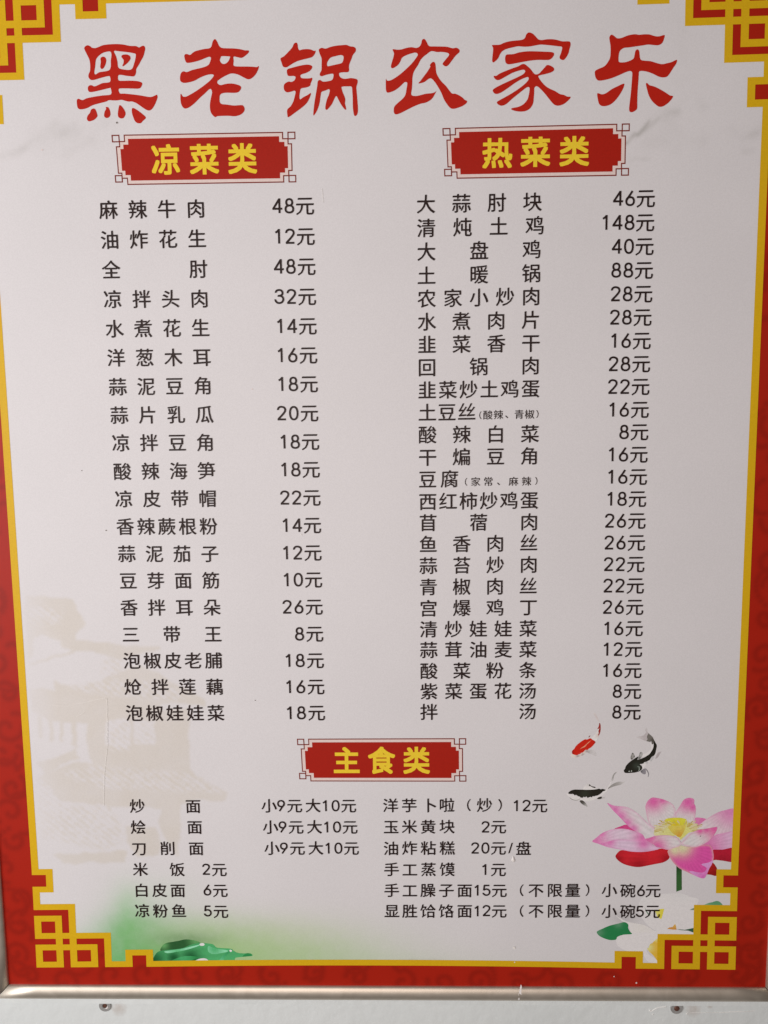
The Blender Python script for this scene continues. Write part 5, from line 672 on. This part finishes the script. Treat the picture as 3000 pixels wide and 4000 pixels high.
# ---- specks, scratches and splashes on the face
for x, y, r, c in SPECKS:
    k = 8
    part("speck", [(x + r * random.uniform(.7, 1.1) * math.cos(6.283 * i / k), y + r * random.uniform(.7, 1.1) * math.sin(6.283 * i / k)) for i in range(k)], [tuple(range(k))], .6, (M_dust, M_pink, M_scratch)[c])
for line in SCRATCH:
    w_ = .16
    v = []
    for i, (x, y) in enumerate(line):
        a = line[max(0, i - 1)]; b = line[min(len(line) - 1, i + 1)]; l = math.hypot(b[0] - a[0], b[1] - a[1])
        ox, oy = -(b[1] - a[1]) / l * w_, (b[0] - a[0]) / l * w_
        v += [(x - ox, y - oy), (x + ox, y + oy)]
    part("scratch", v, [(2 * i, 2 * i + 2, 2 * i + 3, 2 * i + 1) for i in range(len(line) - 1)], .62, M_scratch)
def blob(name, pts, n0, h, mat, label):
    lp = smooth_loop(pts, 3); k = len(lp); cx = sum(p[0] for p in lp) / k; cy = sum(p[1] for p in lp) / k
    v = [pos(x, y, n0) for x, y in lp] + [pos(cx + (x - cx) * .6, cy + (y - cy) * .6, n0 + h) for x, y in lp]
    f = [(i, (i + 1) % k, k + (i + 1) % k, k + i) for i in range(k)] + [tuple(range(k, 2 * k))]
    o = link(name, mesh(name, v, f, smooth=False), mat, board); o["label"] = label; return o
blob("paint_drop", PAINT_DROP, .5, .7, M_white, "white paint droplet stuck under the slash")

# ---- aluminium frame: four mitred rails of one rounded section (u = outward from the inner edge, n = in front of the print)
PROFILE = [(-.8, -.2), (-.8, 1.0), (-.6, 1.8), (.3, 2.9), (2.0, 3.9), (4.4, 4.8), (6.8, 5.1), (8.8, 4.95), (10.6, 4.4), (12.3, 3.55), (13.9, 2.4), (15.3, 1.0), (16.5, -.8), (17.4, -2.8), (17.8, -4.8), (17.8, -6.3), (15.6, -6.3), (15.6, -5.5)]
corners = {'BL': (LX, BY), 'BR': (RX, BY), 'TR': (RX, TY), 'TL': (LX, TY)}
outd = {'BL': (-1, -1), 'BR': (1, -1), 'TR': (1, 1), 'TL': (-1, 1)}
gap = .5
for k0, k1, lb in (('BL', 'BR', 'bottom rail of the frame'), ('BR', 'TR', 'right rail of the frame'), ('TR', 'TL', 'top rail of the frame'), ('TL', 'BL', 'left rail of the frame')):
    v = []; m = len(PROFILE)
    c0 = np.array(corners[k0]); c1 = np.array(corners[k1]); d = (c1 - c0) / np.linalg.norm(c1 - c0)
    for s_ in range(25):
        t = s_ / 24
        for u, n in PROFILE:
            a = c0 + np.array(outd[k0]) * u + d * gap; b = c1 + np.array(outd[k1]) * u - d * gap
            p = a * (1 - t) + b * t
            v.append(pos(p[0], p[1], n))
    f = []
    for s_ in range(24):
        for i in range(m - 1):
            a = s_ * m + i; f.append((a, a + m, a + m + 1, a + 1))
    f.append(tuple(range(m))); f.append(tuple(range(24 * m, 25 * m))[::-1])
    o = link("frame_rail", mesh("frame_rail", v, f), M_metal, board); o["label"] = lb
    for p_ in o.data.polygons: p_.use_smooth = len(p_.vertices) == 4
for k in corners:      # dark strip filling each open mitre joint, drawn as its dark line
    c0 = np.array(corners[k]); dd = np.array(outd[k])
    v = []
    for u, n in ((0, -.1), (15.4, -.1), (14.0, 1.9), (12.2, 3.2), (8, 4.5), (4.6, 4.2), (2, 3.4), (0, 2.0)):
        for sgn in (-.5, .5):
            p = c0 + dd * u + np.array((dd[0], -dd[1])) * sgn * .62
            v.append(pos(p[0], p[1], n))
    m = 8; f = [tuple(2 * i for i in range(m)), tuple(2 * i + 1 for i in range(m))[::-1]] + [(2 * i, 2 * i + 1, 2 * ((i + 1) % m) + 1, 2 * ((i + 1) % m)) for i in range(m)]
    link("mitre_joint", mesh("mitre_joint", v, f), M_gap, board)
# white backing flange that shows below the bottom rail
fl = FLANGE
v = [pos(x, y, n) for n in (-7.9, -6.5) for x, y in ((LX - 14, fl[0]), (RX + 14, fl[1]), (RX + 14, BY - 8), (LX - 14, BY - 8))]
link("backing_flange", mesh("backing_flange", v, [(3, 2, 1, 0), (4, 5, 6, 7), (0, 1, 5, 4), (1, 2, 6, 5), (2, 3, 7, 6), (3, 0, 4, 7)]), M_wall, board)

# splash of white paint on the bottom rail
def rail_h(y):
    u = BY - y
    us = [p[0] for p in PROFILE[2:12]]; ns = [p[1] for p in PROFILE[2:12]]
    return float(np.interp(u, us, ns))
for pts in (DRIP, DROP):
    lp = smooth_loop(pts, 4); k = len(lp)
    cx = sum(p[0] for p in lp) / k; cy = sum(p[1] for p in lp) / k
    v = [pos(x, y, rail_h(y) + .25) for x, y in lp]
    tri_v, tri_f = fill([lp], 0, .8)
    me = mesh("paint_splash", [pos(x, y, rail_h(y) + .3) for x, y in tri_v], [tuple(int(i) for i in t) for t in tri_f])
    o = link("paint_splash", me, M_white, board); o["label"] = "dried white paint drip on the bottom rail"

# steel mounting washers under the bottom rail, each with its screw
for i, (x, y) in enumerate(WASHERS):
    R_ = 6.6; r_ = 2.6; v = []; f = []; K_ = 40
    for j in range(K_):
        a = 6.283185 * j / K_; c_, s_ = math.cos(a), math.sin(a)
        for rr, n in ((R_, -7.95), (R_, -7.1), (R_ - .35, -6.75), (r_ + .3, -6.75), (r_, -7.0), (r_, -7.95)):
            v.append(pos(x + c_ * rr, y + s_ * rr, n))
    for j in range(K_):
        for q in range(5):
            a = j * 6 + q; b = ((j + 1) % K_) * 6 + q; f.append((a, b, b + 1, a + 1))
    wsh = link("mounting_washer", mesh("mounting_washer", v, f), M_washer, board)
    v = []; f = []
    prof = ((3.0, -7.3), (2.9, -6.5), (2.2, -5.9), (1.1, -5.6)) if i else ((2.5, -7.6), (2.3, -7.3), (1.8, -7.2), (.9, -7.15))
    for j in range(24):
        a = 6.283185 * j / 24
        for rr, n in prof: v.append(pos(x - (.4 if i == 0 else 0) + math.cos(a) * rr, y + math.sin(a) * rr, n))
    for j in range(24):
        for q in range(3):
            a = j * 4 + q; b = ((j + 1) % 24) * 4 + q; f.append((a, b, b + 1, a + 1))
    f.append(tuple(j * 4 + 3 for j in range(24)))
    link("screw", mesh("screw", v, f, smooth=False), M_rust, wsh)
    if i == 0:  # white crescent painted in as the highlight on the bright metal rim
        v = []; f = []
        for j in range(9):
            a = -1.45 + j * .2; w_ = .15 + .55 * math.sin(3.1416 * j / 8)
            for rr, n in ((2.6, -6.7), (2.6 + w_, -6.45), (2.6 + 2 * w_, -6.7)): v.append(pos(x + math.cos(a) * rr, y + math.sin(a) * rr, n))
        for j in range(8):
            for q in range(2): f.append((j * 3 + q, j * 3 + q + 1, j * 3 + q + 4, j * 3 + q + 3))
        link("rim_glint", mesh("rim_glint", v, f), M_white, wsh)
